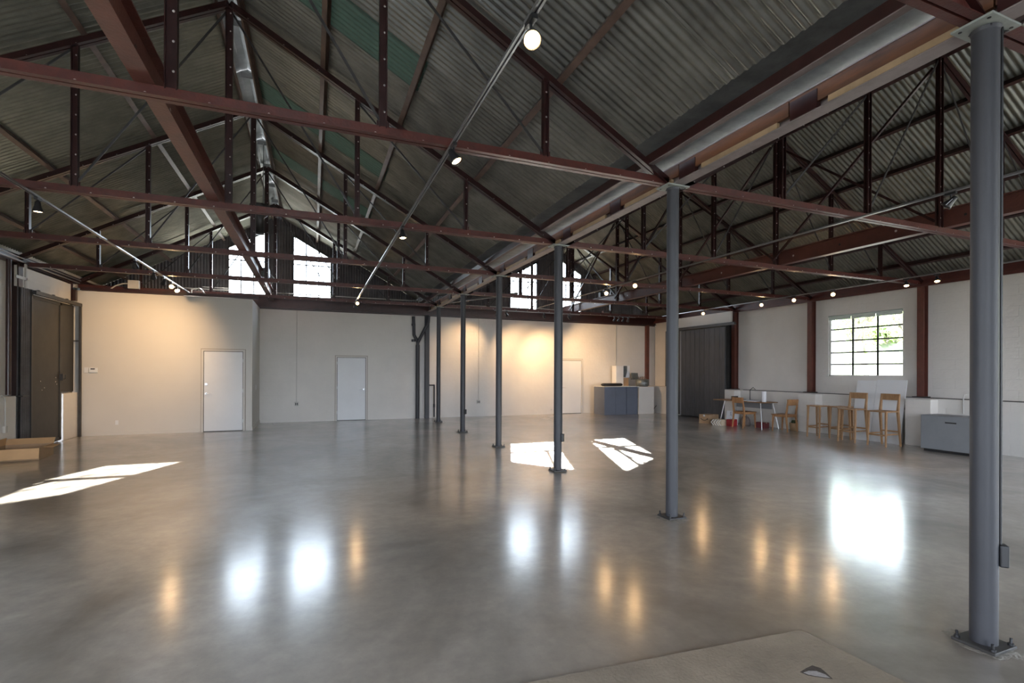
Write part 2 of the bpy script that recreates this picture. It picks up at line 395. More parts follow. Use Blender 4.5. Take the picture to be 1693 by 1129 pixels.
def gable_window(idx, x0, x1, xr):
    top = lambda x: zr(xr, x)-0.33
    m = MB(); y = YB+0.03; fw = 0.03
    m.box(x0-.01, x1+.01, y-.02, y+.05, ZS-.03, ZS); 
    for x in (x0, x1): m.box(x-fw/2, x+fw/2, y-.02, y+.05, ZS-.03, top(x)+.02)
    m.bar((x0, y+.015, top(x0)), (x1, y+.015, top(x1)), 0.07, 0.04)
    wn = struct(m.build('window_%d' % idx, M_dark))
    mm = MB(); t = 0.028; xs = [x0+(x1-x0)*k/3 for k in range(4)]; zz = [ZS, 4.17, 4.64]
    for x in xs[1:3]: mm.box(x-t/2, x+t/2, y, y+.02, ZS, top(x))
    for z in zz[1:]: mm.box(x0, x1, y, y+.02, z-t/2, z+t/2)
    mm.build('muntin', M_dark, wn)
    for k in range(3):
        for j in range(3):
            a, b = xs[k], xs[k+1]; z0 = zz[j]
            if j < 2: za = zb = zz[j+1]
            else: za, zb = top(a), top(b)
            p = MB(); yy = y+.012
            p.add([(a,yy,z0),(b,yy,z0),(b,yy,zb),(a,yy,za)], [(0,1,2,3)]); p.build('pane', M_glass, wn)
    portal(((x0+x1)/2, y+.09, 4.35), x1-x0, 1.35, (0,-1,0))
for i, (a, b, xr) in enumerate([(-2.23,-1.28,RL),(-0.55,0.49,RL),(6.30,7.31,RR),(8.15,9.08,RR)]): gable_window(i+1, a, b, xr)
portal((-1.1, YF-.25, 1.45), 4.4, 2.9, (0,1,0)); portal((7.9, YF-.25, 1.45), 4.6, 2.9, (0,1,0))
portal((12.6, .45, 2.05), 3.9, 2.1, (-1,0,0)); portal((-5.36, 1.2, 2.0), 4.4, 2.2, (1,0,0))

# right wall window: 3 x 5 lights
m = MB(); X = 12.42
m.box(X-.02, X+.05, WY0, WY1, WZ0, WZ0+.03); m.box(X-.02, X+.05, WY0, WY1, WZ1-.04, WZ1)
m.box(X-.02, X+.05, WY0, WY0+.03, WZ0, WZ1); m.box(X-.02, X+.05, WY1-.03, WY1, WZ0, WZ1)
win5 = struct(m.build('window_5', M_white))
mm = MB(); ys = [WY0+(WY1-WY0)*k/3 for k in range(4)]; zs = [WZ0+(WZ1-WZ0-.06)*k/5 for k in range(6)]
for yv in ys[1:3]: mm.box(X, X+.022, yv-.02, yv+.02, WZ0, WZ1)
for zv in zs[1:5]: mm.box(X, X+.022, WY0, WY1, zv-.016, zv+.016)
mm.build('muntin', M_dark, win5)
for k in range(3):
    for j in range(5):
        p = MB(); p.add([(X+.01,ys[k],zs[j]),(X+.01,ys[k+1],zs[j]),(X+.01,ys[k+1],zs[j+1]),(X+.01,ys[k],zs[j+1])], [(0,1,2,3)])
        p.build('pane', M_glass, win5)
m = MB(); m.tube((12.36, WY0+.01, WZ1-.03), (12.36, WY1-.01, WZ1-.03), .028, 12)
for k in range(3): m.box(12.35, 12.356, ys[k]+.01, ys[k+1]-.01, WZ1-.12, WZ1-.03)
tag(m.build('roller_blind', M_shade), 'rolled-up grey-green blind across the head of the right wall window', 'blind')
portal((12.6, (WY0+WY1)/2, (WZ0+WZ1)/2), WY1-WY0, WZ1-WZ0, (-1,0,0))

# ------------------------------------------------------------------ eave and end beams
def ibeam_prof(wd, h, t=0.010, tw=0.008):
    a = wd/2; return [(-a,0),(a,0),(a,t),(tw/2,t),(tw/2,h-t),(a,h-t),(a,h),(-a,h),(-a,h-t),(-tw/2,h-t),(-tw/2,t),(-a,t)]
m = MB(); m.prism(ibeam_prof(.12,.30), (-5.1, YB-.08, 3.31), (12.3, YB-.08, 3.31)); m.box(-5.1,12.3,YB-.04,YB-.02,3.28,3.62)
struct(m.build('trim_1', M_dred))
m = MB(); m.box(12.18, 12.34, YF, YB-.15, 3.43, 3.47); m.box(12.25, 12.34, YF, YB-.15, 3.47, 3.60); m.bar((12.17,YF,3.40),(12.17,YB-.15,3.40),.03,.05)
struct(m.build('trim_2', M_red))
m = MB(); m.box(-5.12, -4.98, YF, YP, 3.44, 3.50); m.box(-5.12, -5.05, YF, YP+1.7, 3.50, 3.62)
struct(m.build('trim_3', M_dred))
m = MB(); m.tube((-4.93, 4, 3.47), (-4.93, YP, 3.47), .014, 8); m.tube((-4.90, 4, 3.52), (-4.90, YP, 3.52), .012, 8)
struct(m.build('trim_4', M_track))
m = MB(); m.box(-4.9,-1.3,YP-.05,YP+.06,3.31,3.38)
struct(m.build('trim_5', M_dred))

# ------------------------------------------------------------------ roof: ceiling with sheets, purlins, ridge caps
m = MB()   # valley gutter and flashings of both slopes
for s_ in (-1, 1):
    X3 = lambda x: XC + s_*(XC-x)*-1 if s_ < 0 else XC + (XC-x)
    f = [(3.00,3.845),(3.13,3.765),(3.135,3.70)]
    for (xa, za), (xb, zb) in zip(f[:-1], f[1:]):
        m.add([(X3(xa),YF,za),(X3(xb),YF,zb),(X3(xb),YB,zb),(X3(xa),YB,za)], [(0,1,2,3)])
    m.add([(X3(3.21),YF,3.66),(X3(3.40),YF,3.64),(X3(3.40),YB,3.64),(X3(3.21),YB,3.66)], [(0,1,2,3)])
m.box(2.9,4.12,YF-.3,YB+.2,3.965,3.99)  # unseen cover added above the valley to keep the sun out
ceiling = struct(m.build('ceiling', M_flash))

def corr_sheet(xa, xb, wdt, xr, side, thick_off=0.0):
    """corrugated sheet; local origin on the ridge line at the sheet's near edge"""
    m = MB(); nw = round(wdt/0.0762); n = nw*6; amp = 0.0118
    sn = SL/math.sqrt(1+SL*SL); cs = 1/math.sqrt(1+SL*SL)
    for i in range(n+1):
        y = (wdt+0.03)*i/n; d = amp*math.cos(2*PI*i/6)+thick_off
        for x in (xa, xb): m.v.append((x+d*sn*side, y, -SL*abs(x)+d*cs))
    for dy, dd in ((0.001, -.020), (0.006, -.022)):
        for x in (xa, xb): m.v.append((x+(d+dd)*sn*side, wdt+.03+dy, -SL*abs(x)+(d+dd)*cs))
    for i in range(n+2): m.f.append((2*i, 2*i+1, 2*i+3, 2*i+2)); m.m.append(0); m.sm.append(i < n)
    return m
def slope_sheets(xr, side, spans, material, green=()):
    WD = 0.6096; ny = int((YB-YF+0.3)/WD)+1
    for si, (da, db) in enumerate(spans):
        proto = corr_sheet(side*da, side*db, WD, xr, side, 0.004*(si % 2)).build('roof_sheet', material, ceiling)
        gproto = None
        for k in range(ny):
            y = YF-0.15+k*WD
            isg = any(si == gs and abs(y-gy) < WD/2 for gs, gy in green)
            if k == 0: o = proto; o.location = (xr, y, 6.03)
            elif isg:
                if gproto is None:
                    gproto = corr_sheet(side*da, side*db, WD, xr, side, 0.004*(si % 2)).build('roof_sheet', M_green, ceiling)
                    o = gproto
                else: o = linked(gproto, 'roof_sheet', ceiling)
                o['label'] = 'green fibreglass roof sheet'
                o.location = (xr, y, 6.03)
            else: o = linked(proto, 'roof_sheet', ceiling, (xr, y, 6.03+random.uniform(-.003,.003)))
slope_sheets(RL, 1, [(0.14, 2.10), (2.04, 4.0)], M_galv, [(0, 5.4), (0, 8.2), (0, 10.8)])
slope_sheets(RL, -1, [(0.14, 2.75), (2.70, 4.45)], M_galv2)
slope_sheets(RR, 1, [(0.14, 2.45), (2.40, 4.55)], M_galv2)
slope_sheets(RR, -1, [(0.14, 2.10), (2.04, 3.9)], M_galv)

def purlin_at(x, xr, wd=0.045, h=0.085, material=None):
    side = 1 if x > xr else -1
    nx = SL*side/math.sqrt(1+SL*SL); nz = 1/math.sqrt(1+SL*SL)
    z = zr(xr, x)-0.012
    a = Vector((x, YF, z)); up = Vector((nx, 0, nz)); m = MB()
    prof = [(-wd/2,-h),(wd/2,-h),(wd/2,-h+.008),(-wd/2+.008,-h+.008),(-wd/2+.008,-.008),(wd/2,-.008),(wd/2,0),(-wd/2,0)]
    m.prism(prof, a, a+Vector((0, YB-YF, 0)), up)
    return m.build('purlin', material or M_purl, ceiling)
for x in (0.14, 1.10, 2.17, -2.37, -3.63, -4.62, -0.80, -1.12): purlin_at(x, RL, .06 if abs(x+.95) > .4 else .03, .09)
for x in (8.84, 9.58, 10.33, 11.10, 11.80, 8.09, 7.77, 7.02, 6.28, 5.53, 4.76, 4.06): purlin_at(x, RR, .05, .085, M_dred)
# valley edge channels
for s_ in (-1, 1):
    m = MB(); xx = XC - s_*(XC-3.17); 
    m.box(min(xx, xx+s_*-.0)-.03, xx+.03, YF, YB, 3.60, 3.608, 0); m.box(xx-.03 if s_ > 0 else xx+.022, xx-.022 if s_ > 0 else xx+.03, YF, YB, 3.608, 3.70, 1)
    m.build('valley_channel', [M_mauve, M_dred], ceiling)
# ridge caps: folded plain sheet in lengths with lapped ends
for xr in (RL, RR):
    y = YF; k = 0
    while y < YB-0.1:
        L = min(1.22, YB-y); z0 = 6.07+(0.012 if k % 2 else 0)
        m = MB(); pr = [(-.24, z0-.115), (-.09, z0-.012), (0, z0+.03), (.09, z0-.012), (.24, z0-.115)]
        vs = [(xr+p[0], yy, p[1]) for yy in (y, y+L+.04) for p in pr]
        m.add(vs, [(i, i+1, 6+i, 5+i) for i in range(4)])
        m.box(xr-.10, xr+.10, y-.005, y+.01, z0-.10, z0-.02)
        m.build('ridge_cap', M_cap, ceiling); y += L; k += 1

# ------------------------------------------------------------------ valley beam with boards
m = MB(); m.prism(ibeam_prof(.125,.185), (XC, YF, ZT), (XC, YB-.15, ZT))
vb = tag(m.build('valley_beam', M_mauve), 'long pale-flanged steel beam carried on the row of grey columns', 'beam')
yy = YF; nb = 0
while yy < YB-.5:
    L = random.choice((1.25, 1.3, 1.35))
    for s_ in (-1, 1):
        b = MB(); xb = XC+s_*.045; b.box(xb-.012, xb+.012, yy, yy+L-.01, ZT+.06, ZT+.184); b.build('valley_board', M_woodb, vb)
        b = MB(); b.box(xb-.014, xb+.014, yy+.1, yy+L-.32, ZT+.014, ZT+.058); b.build('pale_lath', M_pale, vb)
        b = MB(); b.box(xb-.02, xb+.02, yy+L-.24, yy+L-.02, ZT+.012, ZT+.15); b.build('bracket', M_dred, vb)
    yy += L

# ------------------------------------------------------------------ columns
ORD = ['first and nearest', 'second', 'third', 'fourth', 'fifth', 'sixth and farthest']
def column(k, y):
    t = empty('steel_column', (XC, y, 0))
    tag(t, '%s grey round steel column from the camera in the central row' % ORD[k] + (', with black outlet box' if k % 2 == 0 else ''), 'column', 'grey pipe columns in the central row')
    m = MB(); m.tube((0,0,.02), (0,0,ZT-.014), .0605, 32); m.build('pipe', M_pipe, t)
    m = MB()
    for a in range(4):
        an = PI/4+a*PI/2; m.tube((.060*math.cos(an), .060*math.sin(an), ZT-.014), (.072*math.cos(an), .072*math.sin(an), ZT-.03), .004, 6)
    m.lathe([(.0605,ZT-.035),(.068,ZT-.016)], 24)
    m.build('weld_bead', M_pipe, t)
    m = MB(); m.box(-.135,.135,-.095,.095,ZT-.014,ZT-.002); o = m.build('cap_plate', M_plate, t)
    m = MB()
    for sx in (-1,1):
        for sy in (-1,1): m.tube((sx*.105, sy*.065, ZT-.0165), (sx*.105, sy*.065, ZT-.0135), .009, 10)
    m.build('slot_hole', M_black, t)
    m = MB(); m.box(-.105,.105,-.1,.1,.008,.024); bevel(m.build('base_plate', M_dark, t), .003, 1)
    m = MB(); n = 14; vs = [(0.0,0.0,.008)]
    for i in range(n):
        a = 2*PI*i/n; r = random.uniform(.13,.19); vs.append((r*math.cos(a), r*math.sin(a), .001))
    m.add(vs, [(0, 1+i, 1+(i+1)%n) for i in range(n)]); m.build('grout_pad', M_concr, t)
    for sx in (-1,1):
        for sy in (-1,1):
            m = MB(); m.tube((0,0,.024),(0,0,.036),.014,6); m.tube((0,0,.036),(0.003*sx,0,.062),.007,8)
            m.build('bolt', M_black, t, (sx*.085, sy*.08, 0))
    if k % 2 == 0:
        RZ = Matrix.Rotation(R(-50),4,'Z')
        m = MB(); m.box(.058,.098,-.032,.032,.45,.57,0,RZ); ob = bevel(m.build('outlet_box', M_black, t), .008)
        m = MB(); m.tube(RZ @ Vector((.068,.0,.565)),RZ @ Vector((.068,0,ZT-.02)),.0075,8); m.build('conduit', M_black, t)
for k, y in enumerate(TY): column(k, y)

# ------------------------------------------------------------------ trusses
def rivets(m, a, b, step, off, r=0.006, mi=1):
    a = Vector(a); b = Vector(b); L = (b-a).length; n = int(L/step)
    for i in range(n):
        p = a+(b-a)*((i+.5)/n)+Vector(off); m.ball(p, r, 6, 3, mi, (1, .5, 1))
def truss(y, xr, x0, x1, label, group):
    t = empty('roof_truss', (xr, y, ZT)); tag(t, label, 'truss', group)
    def P(x, z, dy=0): return (x-xr, dy, z-ZT)
    m = MB()      # tie: two angles back to back
    for s_ in (-1, 1):
        m.prism([(s_*.007,0),(s_*.052,0),(s_*.052,.007),(s_*.014,.007),(s_*.014,.085),(s_*.007,.085)], P(x0, ZT), P(x1, ZT))
    rivets(m, P(x0+.3, ZT+.02), P(x1, ZT+.02), .38, (0,-.016,0), .010)
    m.build('tie_beam', [M_red, M_bolt], t)
    for xe in (x0, x1):
        m = MB(); z1 = zc(xr, xe)
        for s_ in (-1, 1):
            m.prism([(s_*.007,-.04),(s_*.048,-.04),(s_*.048,-.033),(s_*.014,-.033),(s_*.014,.045),(s_*.007,.045)], P(xr, 5.87), P(xe, z1))
        rivets(m, P(xr, 5.85), P(xe, z1-.02), .45, (0,-.016,0), .009)
        m.build('rafter', [M_dred, M_bolt], t)
    for k in (-2, -1, 0, 1, 2):
        px = xr+k*1.4667; wd = .078 if k == 0 else (.062 if abs(k) == 1 else .052); top = zc(xr, px)-(.03 if k else .0)
        m = MB(); h = wd/2
        m.box(px-xr-h, px-xr+h, -.006, .006, .075, top-ZT); m.box(px-xr-h, px-xr-h+.007, -.03, .03, .075, top-ZT); m.box(px-xr+h-.007, px-xr+h, -.03, .03, .075, top-ZT)
        rivets(m, P(px, ZT+.1), P(px, top), .21, (h*.35,-.008,0), .0105)
        m.build('post', [M_dred, M_bolt], t)
    for s_ in (-1, 1):
        for k in (0, 1, 2):
            xa = xr+s_*k*1.4667; xb = xr+s_*(k+1)*1.4667
            if k == 2: continue
            m = MB(); m.bar(P(xa, zc(xr, xa)-.05, .0), P(xb, ZT+.09, .0), .022, .011, (0,1,0)); m.build('diagonal_rod', M_dark, t)
            m = MB(); m.box(xb-xr-.05, xb-xr+.05, -.0045, .0045, .07, .13); m.build('gusset', M_dred, t)
    m = MB(); m.add([P(xr-.16, 5.79, -.005), P(xr+.16, 5.79, -.005), P(xr+.05, 5.87, -.005), P(xr-.05, 5.87, -.005),
                     P(xr-.16, 5.79, .005), P(xr+.16, 5.79, .005), P(xr+.05, 5.87, .005), P(xr-.05, 5.87, .005)],
                    [(0,1,2,3),(7,6,5,4),(0,4,5,1),(1,5,6,2),(2,6,7,3),(3,7,4,0)])
    m.build('gusset', M_dred, t)
    return t
for k, y in enumerate(TY):
    o = ['first', 'second', 'third', 'fourth', 'fifth', 'sixth'][k]
    truss(y, RL, -5.10, XC-.065, 'riveted dark red steel truss of the left roof, over the %s column' % o, 'red steel trusses of the left roof')
    truss(y, RR, XC+.065, 12.24, 'riveted dark red steel truss of the right roof, over the %s column' % o, 'red steel trusses of the right roof')

# longitudinal braces between king posts of the right roof
def brace(xr, ya, yb, za, zb, label):
    m = MB(); m.bar((xr+.05, ya+.02, za), (xr+.05, yb-.02, zb), .035, .012, (1,0,0)); m.bar((xr+.075, ya+.02, za), (xr+.075, yb-.02, zb), .012, .035, (1,0,0))
    tag(m.build('sway_brace', M_dred), label, 'brace', 'diagonal braces under the right ridge')
for i in range(1, 5):
    brace(RR, TY[i], TY[i+1], 3.56, 5.66, 'dark red diagonal brace rising away under the right ridge, behind the %s truss' % ORD[i].split(' and')[0])
    brace(RR-.16, TY[i], TY[i+1], 5.66, 3.56, 'dark red diagonal brace falling away under the right ridge, behind the %s truss' % ORD[i].split(' and')[0])

# crane beams riding on the ties
def crane(x, xr, label, material):
    t = empty('crane_beam', (x, 0, ZT+.087)); tag(t, label, 'beam')
    m = MB(); m.prism(ibeam_prof(.125,.255,.012,.010), (0,YF+.1,0), (0,YB-.2,0)); m.build('web_and_flanges', material, t)
    for i in range(22):
        y = YF+.7+i*.86
        if y < YB-.3:
            m = MB(); m.tube((-.0065,y,.127),(.0065,y,.127),.018,12); m.build('bolt_hole', M_bolt if i % 2 else M_black, t)
    return t
crane(-1.10, RL, 'heavy brown-red hoist beam running lengthwise beside the left ridge posts', M_redl)
crane(8.09, RR, 'heavy brown-red hoist beam running lengthwise under the right ridge', M_redl)

# ------------------------------------------------------------------ steel posts on the side walls
def wall_post(x, y, z0, z1, label, side, wdt=.13):
    t = empty('wall_post', (x, y, 0)); tag(t, label, 'post', 'dark red steel posts against the walls')
    m = MB(); h = .15
    m.box(-.006 if side < 0 else -.006, .006 if side < 0 else .006, -wdt/2, wdt/2, z0, z1)
    m.box(side*.006, side*(h-.006), -.004, .004, z0, z1); m.box(side*(h-.006), side*h, -wdt/2, wdt/2, z0, z1)
    m.build('shaft', M_redl if side > 0 else M_dred, t)
    m = MB(); m.box(-.09 if side > 0 else -.17, .17 if side > 0 else .09, -.11, .11, z0-.02, z0); m.build('base_plate', M_dark, t)
for y, l in ((TY[4],'beside the plank door on the right wall'),(TY[3],'left of the right wall window'),(TY[2],'right of the right wall window'),(TY[1],'hidden behind the nearest column on the right wall')):
    wall_post(12.19, y, 1.005, 3.42, 'dark red steel wall post ' + l, 1)
m = MB(); m.box(11.86,11.98,YB-.13,YB-.01,1.0,3.3)
tag(m.build('corner_post', M_redl), 'dark red steel post in the far right corner above the white ledge', 'post')
wall_post(-5.0, TY[4]-.12, 1.03, 3.45, 'dark red steel wall post left of the sliding door', -1, .15)
m = MB(); m.tube((-4.97,11.42,1.06),(-4.97,11.42,3.44),.036,14)
tag(m.build('rain_pipe', M_dred), 'vertical round dark pipe left of the sliding door post', 'pipe')
m = MB(); m.box(-5.11,-5.03,13.95,14.12,3.02,3.44); m.box(-5.06,-4.95,14.03,14.12,3.05,3.3)
tag(m.build('wall_bracket', M_dred), 'short dark red steel stub above the sliding door end', 'bracket')

# ------------------------------------------------------------------ track lights
def spot_light(p, target, energy, size, name='spot_beam'):
    d = bpy.data.lights.new(name, 'SPOT'); d.energy = energy; d.spot_size = R(size); d.spot_blend = 1.0; d.color = (1.0, 0.64, 0.32)
    d.shadow_soft_size = .03
    o = bpy.data.objects.new(name, d); COL.objects.link(o); o.location = p
    o.rotation_euler = (Vector(target)-Vector(p)).to_track_quat('-Z','Y').to_euler(); return o
def track(x, y0, y1, z, label, drops):
    t = empty('light_track', (x, y0, z)); tag(t, label, 'track')
    m = MB(); L = y1-y0
    m.prism([(-.018,-.008),(-.006,-.008),(-.006,.006),(.006,.006),(.006,-.008),(.018,-.008),(.018,.012),(-.018,.012)], (0,0,0), (0,L,0))
    m.build('rail', M_track, t)
    for yd in drops:
        m = MB(); m.tube((0,yd-y0,.012),(0,yd-y0,ZT-z+.004),.005,6); m.build('hanger', M_dark, t)
    return t
ZK = 3.385
track(1.07, YF+.4, 14.5, ZK, 'long pale lighting track hung under the left roof right of centre', TY)
track(-2.80, YF+.4, 14.35, ZK, 'long pale lighting track hung under the left roof near the left wall', TY)
track(6.18, YF+.4, 13.4, 3.49-.09, 'thin dark lighting track hung under the right roof left of its ridge', TY)
track(11.0, YF+.4, 13.9, 3.40, 'thin lighting track running along the right wall', TY)
def cross_track(x0, x1, y, z, label):
    t = empty('light_track', (x0, y, z)); tag(t, label, 'track')
    m = MB(); m.bar((0,0,0),(x1-x0,0,0),.03,.02); m.build('rail', M_track, t)
cross_track(5.2, 8.2, 14.59, 3.404, 'short lighting track across the right roof close to the back wall')

def lamp(p, aim, label, lit=True, energy=0, size=55, bulb='full', group='track spotlights'):
    """p: point on the track; aim: target point"""
    t = empty('track_spotlight', p); tag(t, label, 'spotlight', group)
    m = MB(); m.box(-.016,.016,-.05,.05,-.035,-.009); m.build('adapter', M_black, t)
    m = MB(); m.tube((0,0,-.03),(0,0,-.075),.008,8); m.build('stem', M_black, t)
    c = Vector((0,0,-.105)); d = (Vector(aim)-(Vector(p)+c)).normalized()
    mt = Matrix.Translation(c) @ d.to_track_quat('Z','Y').to_matrix().to_4x4()
    m = MB(); m.lathe([(.0005,-.062),(.020,-.060),(.026,-.045),(.030,-.01),(.047,.045),(.050,.06),(.045,.06),(.030,.02),(.0005,.015)], 20, 0, mt)
    m.build('housing', M_black, t)
    m = MB(); m.path([mt @ Vector((.052,0,-.02)), mt @ Vector((.056,0,.03)), mt @ Vector((.052,0,.055))], .004, 6); m.build('yoke', M_track, t)
    if lit:
        m = MB(); rb = .030 if bulb == 'full' else .036
        if bulb == 'full': m.ball(mt @ Vector((0,0,.045)), rb, 14, 8, 0)
        else: m.lathe([(.040,.050),(.030,.053),(.0005,.055)], 18, 0, mt)
        m.build('bulb', M_bulb if bulb == 'full' else M_bulbdim, t)
        if energy: spot_light(Vector(p)+c+d*.085, aim, energy, size)
cam_p = (0, 0, 1.5)
lamp((1.07,2.44,ZK), (.6,.5,1.2), 'brightest glowing round bulb, nearest lamp hung under the left roof track', energy=25)
lamp((1.07,4.02,ZK), (2.6,2.9,0), 'black spotlight tilted right where the track crosses the second truss', bulb='dim', energy=40)
lamp((1.07,6.56,ZK), (1.25,6.0,0), 'black spotlight pointing down at the third truss on the centre track', bulb='dim', energy=40)
lamp((1.07,13.7,ZK), (.3,0,1.2), 'glowing bulb at the far end of the left roof centre track', energy=10)
lamp((1.07,14.2,ZK), (1.0,15.0,1.0), 'small dark spotlight under the far end of the centre track', lit=False)
lamp((-2.8,6.99,ZK), (-2.75,7.0,0), 'single black bell spotlight over the left of the hall pointing down', bulb='dim', energy=40)
lamp((-2.8,10.2,ZK), (-3.2,13.9,0.6), 'black bell spotlight, first of the cluster nearing the closet wall', bulb='dim', energy=25)
lamp((-2.8,11.25,ZK), (-3.4,13.9,1.2), 'black bell spotlight, second of the cluster nearing the closet wall', bulb='dim', energy=30)
lamp((-2.8,11.95,ZK), (-3.9,14.16,1.85), 'black bell spotlight, third of the cluster, lighting the closet wall', bulb='dim', energy=260, size=100)
lamp((-2.8,12.55,ZK), (-.6,0,1.2), 'glowing bulb in the cluster above the closet wall', energy=10)
lamp((-2.8,13.0,ZK), (-2.0,9.0,0.2), 'black spotlight turned back to the hall, last of the closet cluster', bulb='dim')
ZR2 = 3.40
lamp((6.18,3.17,ZR2), (5.0,5.5,0.6), 'unlit black spotlight beside the nearest column under the right roof', lit=False)
lamp((6.18,8.70,ZR2), (1.6,0,1.0), 'glowing bulb above the hoist beam, right one of two beside the second column', energy=8)
lamp((6.18,9.79,ZR2), (1.4,0,1.0), 'glowing bulb above the hoist beam, left one of two beside the second column', energy=8)
ZR3 = 3.40
for y, aim, lb, kw in (
        (5.86,(9.6,4.9,0),'white-faced spotlight right of the steel post on the right wall track',dict(bulb='dim',energy=15)),
        (6.39,(9.7,5.4,0),'white-faced spotlight above the steel post right of the window',dict(bulb='dim',energy=60,size=38)),
        (7.91,(1.5,0,1.0),'glowing bulb above the right wall window',dict(energy=8)),
        (8.91,(1.5,0,1.0),'glowing bulb left of the post beside the right wall window',dict(energy=8)),
        (9.87,(1.5,0,1.0),'glowing bulb above the blank white bay of the right wall',dict(energy=8)),
        (12.0,(1.5,0,1.0),'glowing bulb above the plank door on the right wall',dict(energy=8))):
    lamp((11.0,y,ZR3), aim, lb, **kw)
lamp((5.6,14.59,3.404), (7.0,16.04,1.55), 'dark spotlight aimed at the back wall, left of the fourth column', bulb='dim', energy=260, size=88)
lamp((6.9,14.59,3.404), (7.9,16.04,1.5), 'dark spotlight aimed at the back wall, right of the third column', bulb='dim', energy=260, size=88)
lamp((7.8,14.59,3.404), (10.2,16.04,1.9), 'dark spotlight aimed at the back wall door, end of the short track', bulb='dim', energy=230, size=80)
lamp((5.3,14.59,3.404), (4.6,16.04,2.2), 'dark spotlight aimed at the back wall beside the fifth column', bulb='dim', energy=150, size=70)
for k, (x, dx) in enumerate(((9.55,-.1),(9.72,.05),(9.9,.2),(10.1,.3))):
    lamp((x,14.59,3.404), (x+dx,15.8,1.8), 'dark spotlight in the far cluster over the blue cabinets, %s from the left' % ['first','second','third','fourth'][k], bulb='dim', energy=25 if k == 1 else 0)
cross_track(9.3, 10.4, 14.59, 3.404, 'short lighting track over the blue cabinets')

# ------------------------------------------------------------------ doors
def flush_door(n, x0, x1, y, ztop, handle_x, dirn, dead=False):
    m = MB(); fw = .045; o = .022
    m.box(x0-fw, x0, y-o, y, 0, ztop+fw); m.box(x1, x1+fw, y-o, y, 0, ztop+fw); m.box(x0, x1, y-o, y, ztop, ztop+fw)
    m.box(x0, x1, y-.004, y, 0, ztop, 1)
    m.box(x0-fw-.012, x0-fw, y-.004, y, 0, ztop+fw+.012, 2); m.box(x1+fw, x1+fw+.012, y-.004, y, 0, ztop+fw+.012, 2); m.box(x0-fw, x1+fw, y-.004, y, ztop+fw, ztop+fw+.012, 2)
    d = struct(m.build('door_%d' % n, [M_drywall, M_dark, M_joint])); 
    p = MB(); p.box(x0+.012, x1-.012, y-.012, y-.004, .016, ztop-.012); leaf = bevel(p.build('door_leaf', M_wdoor, d), .002, 1)
    h = MB(); h.tube((handle_x,y-.014,.94),(handle_x,y-.028,.94),.026,16); h.tube((handle_x,y-.028,.94),(handle_x,y-.06,.94),.009,8)
    h.path([(handle_x,y-.06,.94),(handle_x+dirn*.05,y-.062,.94),(handle_x+dirn*.12,y-.05,.935)], .008, 8); h.build('lever_handle', M_steel, leaf)
    if dead:
        h = MB(); h.tube((handle_x,y-.014,1.17),(handle_x,y-.032,1.17),.028,16); h.build('deadbolt', M_steel, leaf)
    for z in (.25, 1.0, 1.75):
        q = MB(); hx = x1 if dirn > 0 else x0; q.tube((hx,y-.02,z-.04),(hx,y-.02,z+.04),.006,8); q.build('hinge', M_steel, d)
flush_door(1, -2.49, -1.63, YP, 1.98, -2.43, 1, True)
flush_door(2, .67, 1.51, YB, 1.92, 1.44, -1)
flush_door(3, 8.25, 9.09, YB, 1.92, 8.31, 1)
# right wall sliding plank door
m = MB(); m.box(11.90,11.93,DY0,DY1+.02,.04,2.97)
d4 = struct(m.build('door_4', M_dark))
npl = 9
for k in range(npl):
    a = DY0+(DY1-.22-DY0)*k/npl; b = DY0+(DY1-.22-DY0)*(k+1)/npl
    p = MB(); p.box(11.868-random.uniform(0,.004), 11.90, a+.004, b-.004, .045, 2.93); bevel(p.build('plank', M_plank, d4), .003, 1)
m = MB(); m.box(11.86,11.90,DY1-.22,DY1-.16,.04,2.95); m.build('edge_frame', M_greyp, d4)
m = MB(); m.box(11.83,11.92,DY0-.4,DY1+.5,2.96,3.02); m.box(11.84,11.86,DY0-.4,DY1+.5,3.02,3.05)
tag(m.build('door_rail', M_dark), 'dark steel sliding rail above the plank door in the right wall', 'rail')
m = MB(); m.box(11.97,12.02,DY0-.15,DY1+.35,3.05,3.40); tag(m.build('header_panel', M_white), 'white painted panel above the plank door in the right wall', 'panel')
m = MB(); m.box(11.93,12.34,DY1+.0,DY1+.7,1.0,3.0); struct(m.build('wall_right_recess', M_dark))
m = MB(); m.box(12.1,12.34,DY0+.15,DY1+.1,0,3.4); struct(m.build('wall_right_jamb', M_dark))
m = MB(); m.box(11.70,11.85,DY1+.02,DY1+.28,0,1.0); bevel(m.build('pilaster', M_white, wr), .01)
# left sliding door
m = MB(); m.box(-4.995,-4.965,12.22,13.38,.015,2.93)
d5 = struct(m.build('door_5', M_slide))
m = MB(); m.box(-4.965,-4.95,12.22,13.38,.03,.09); m.box(-4.965,-4.95,12.22,13.38,2.86,2.92); m.box(-4.965,-4.95,13.30,13.38,.03,2.92); m.build('edge_frame', M_slide, d5)
m = MB()
for k in range(7):
    y = 12.5+random.random()*.7; z = 1.1+random.random()*.25; m.tube((-4.965,y,z),(-4.961,y,z),.012,8)
m.build('bolt_patch', M_bolt, d5)
m = MB(); m.box(-4.95,-4.90,13.30,13.36,1.28,1.42); m.path([(-4.92,13.33,1.30),(-4.87,13.33,1.32),(-4.87,13.33,1.40)],.008,6); m.build('latch', M_dark, d5)
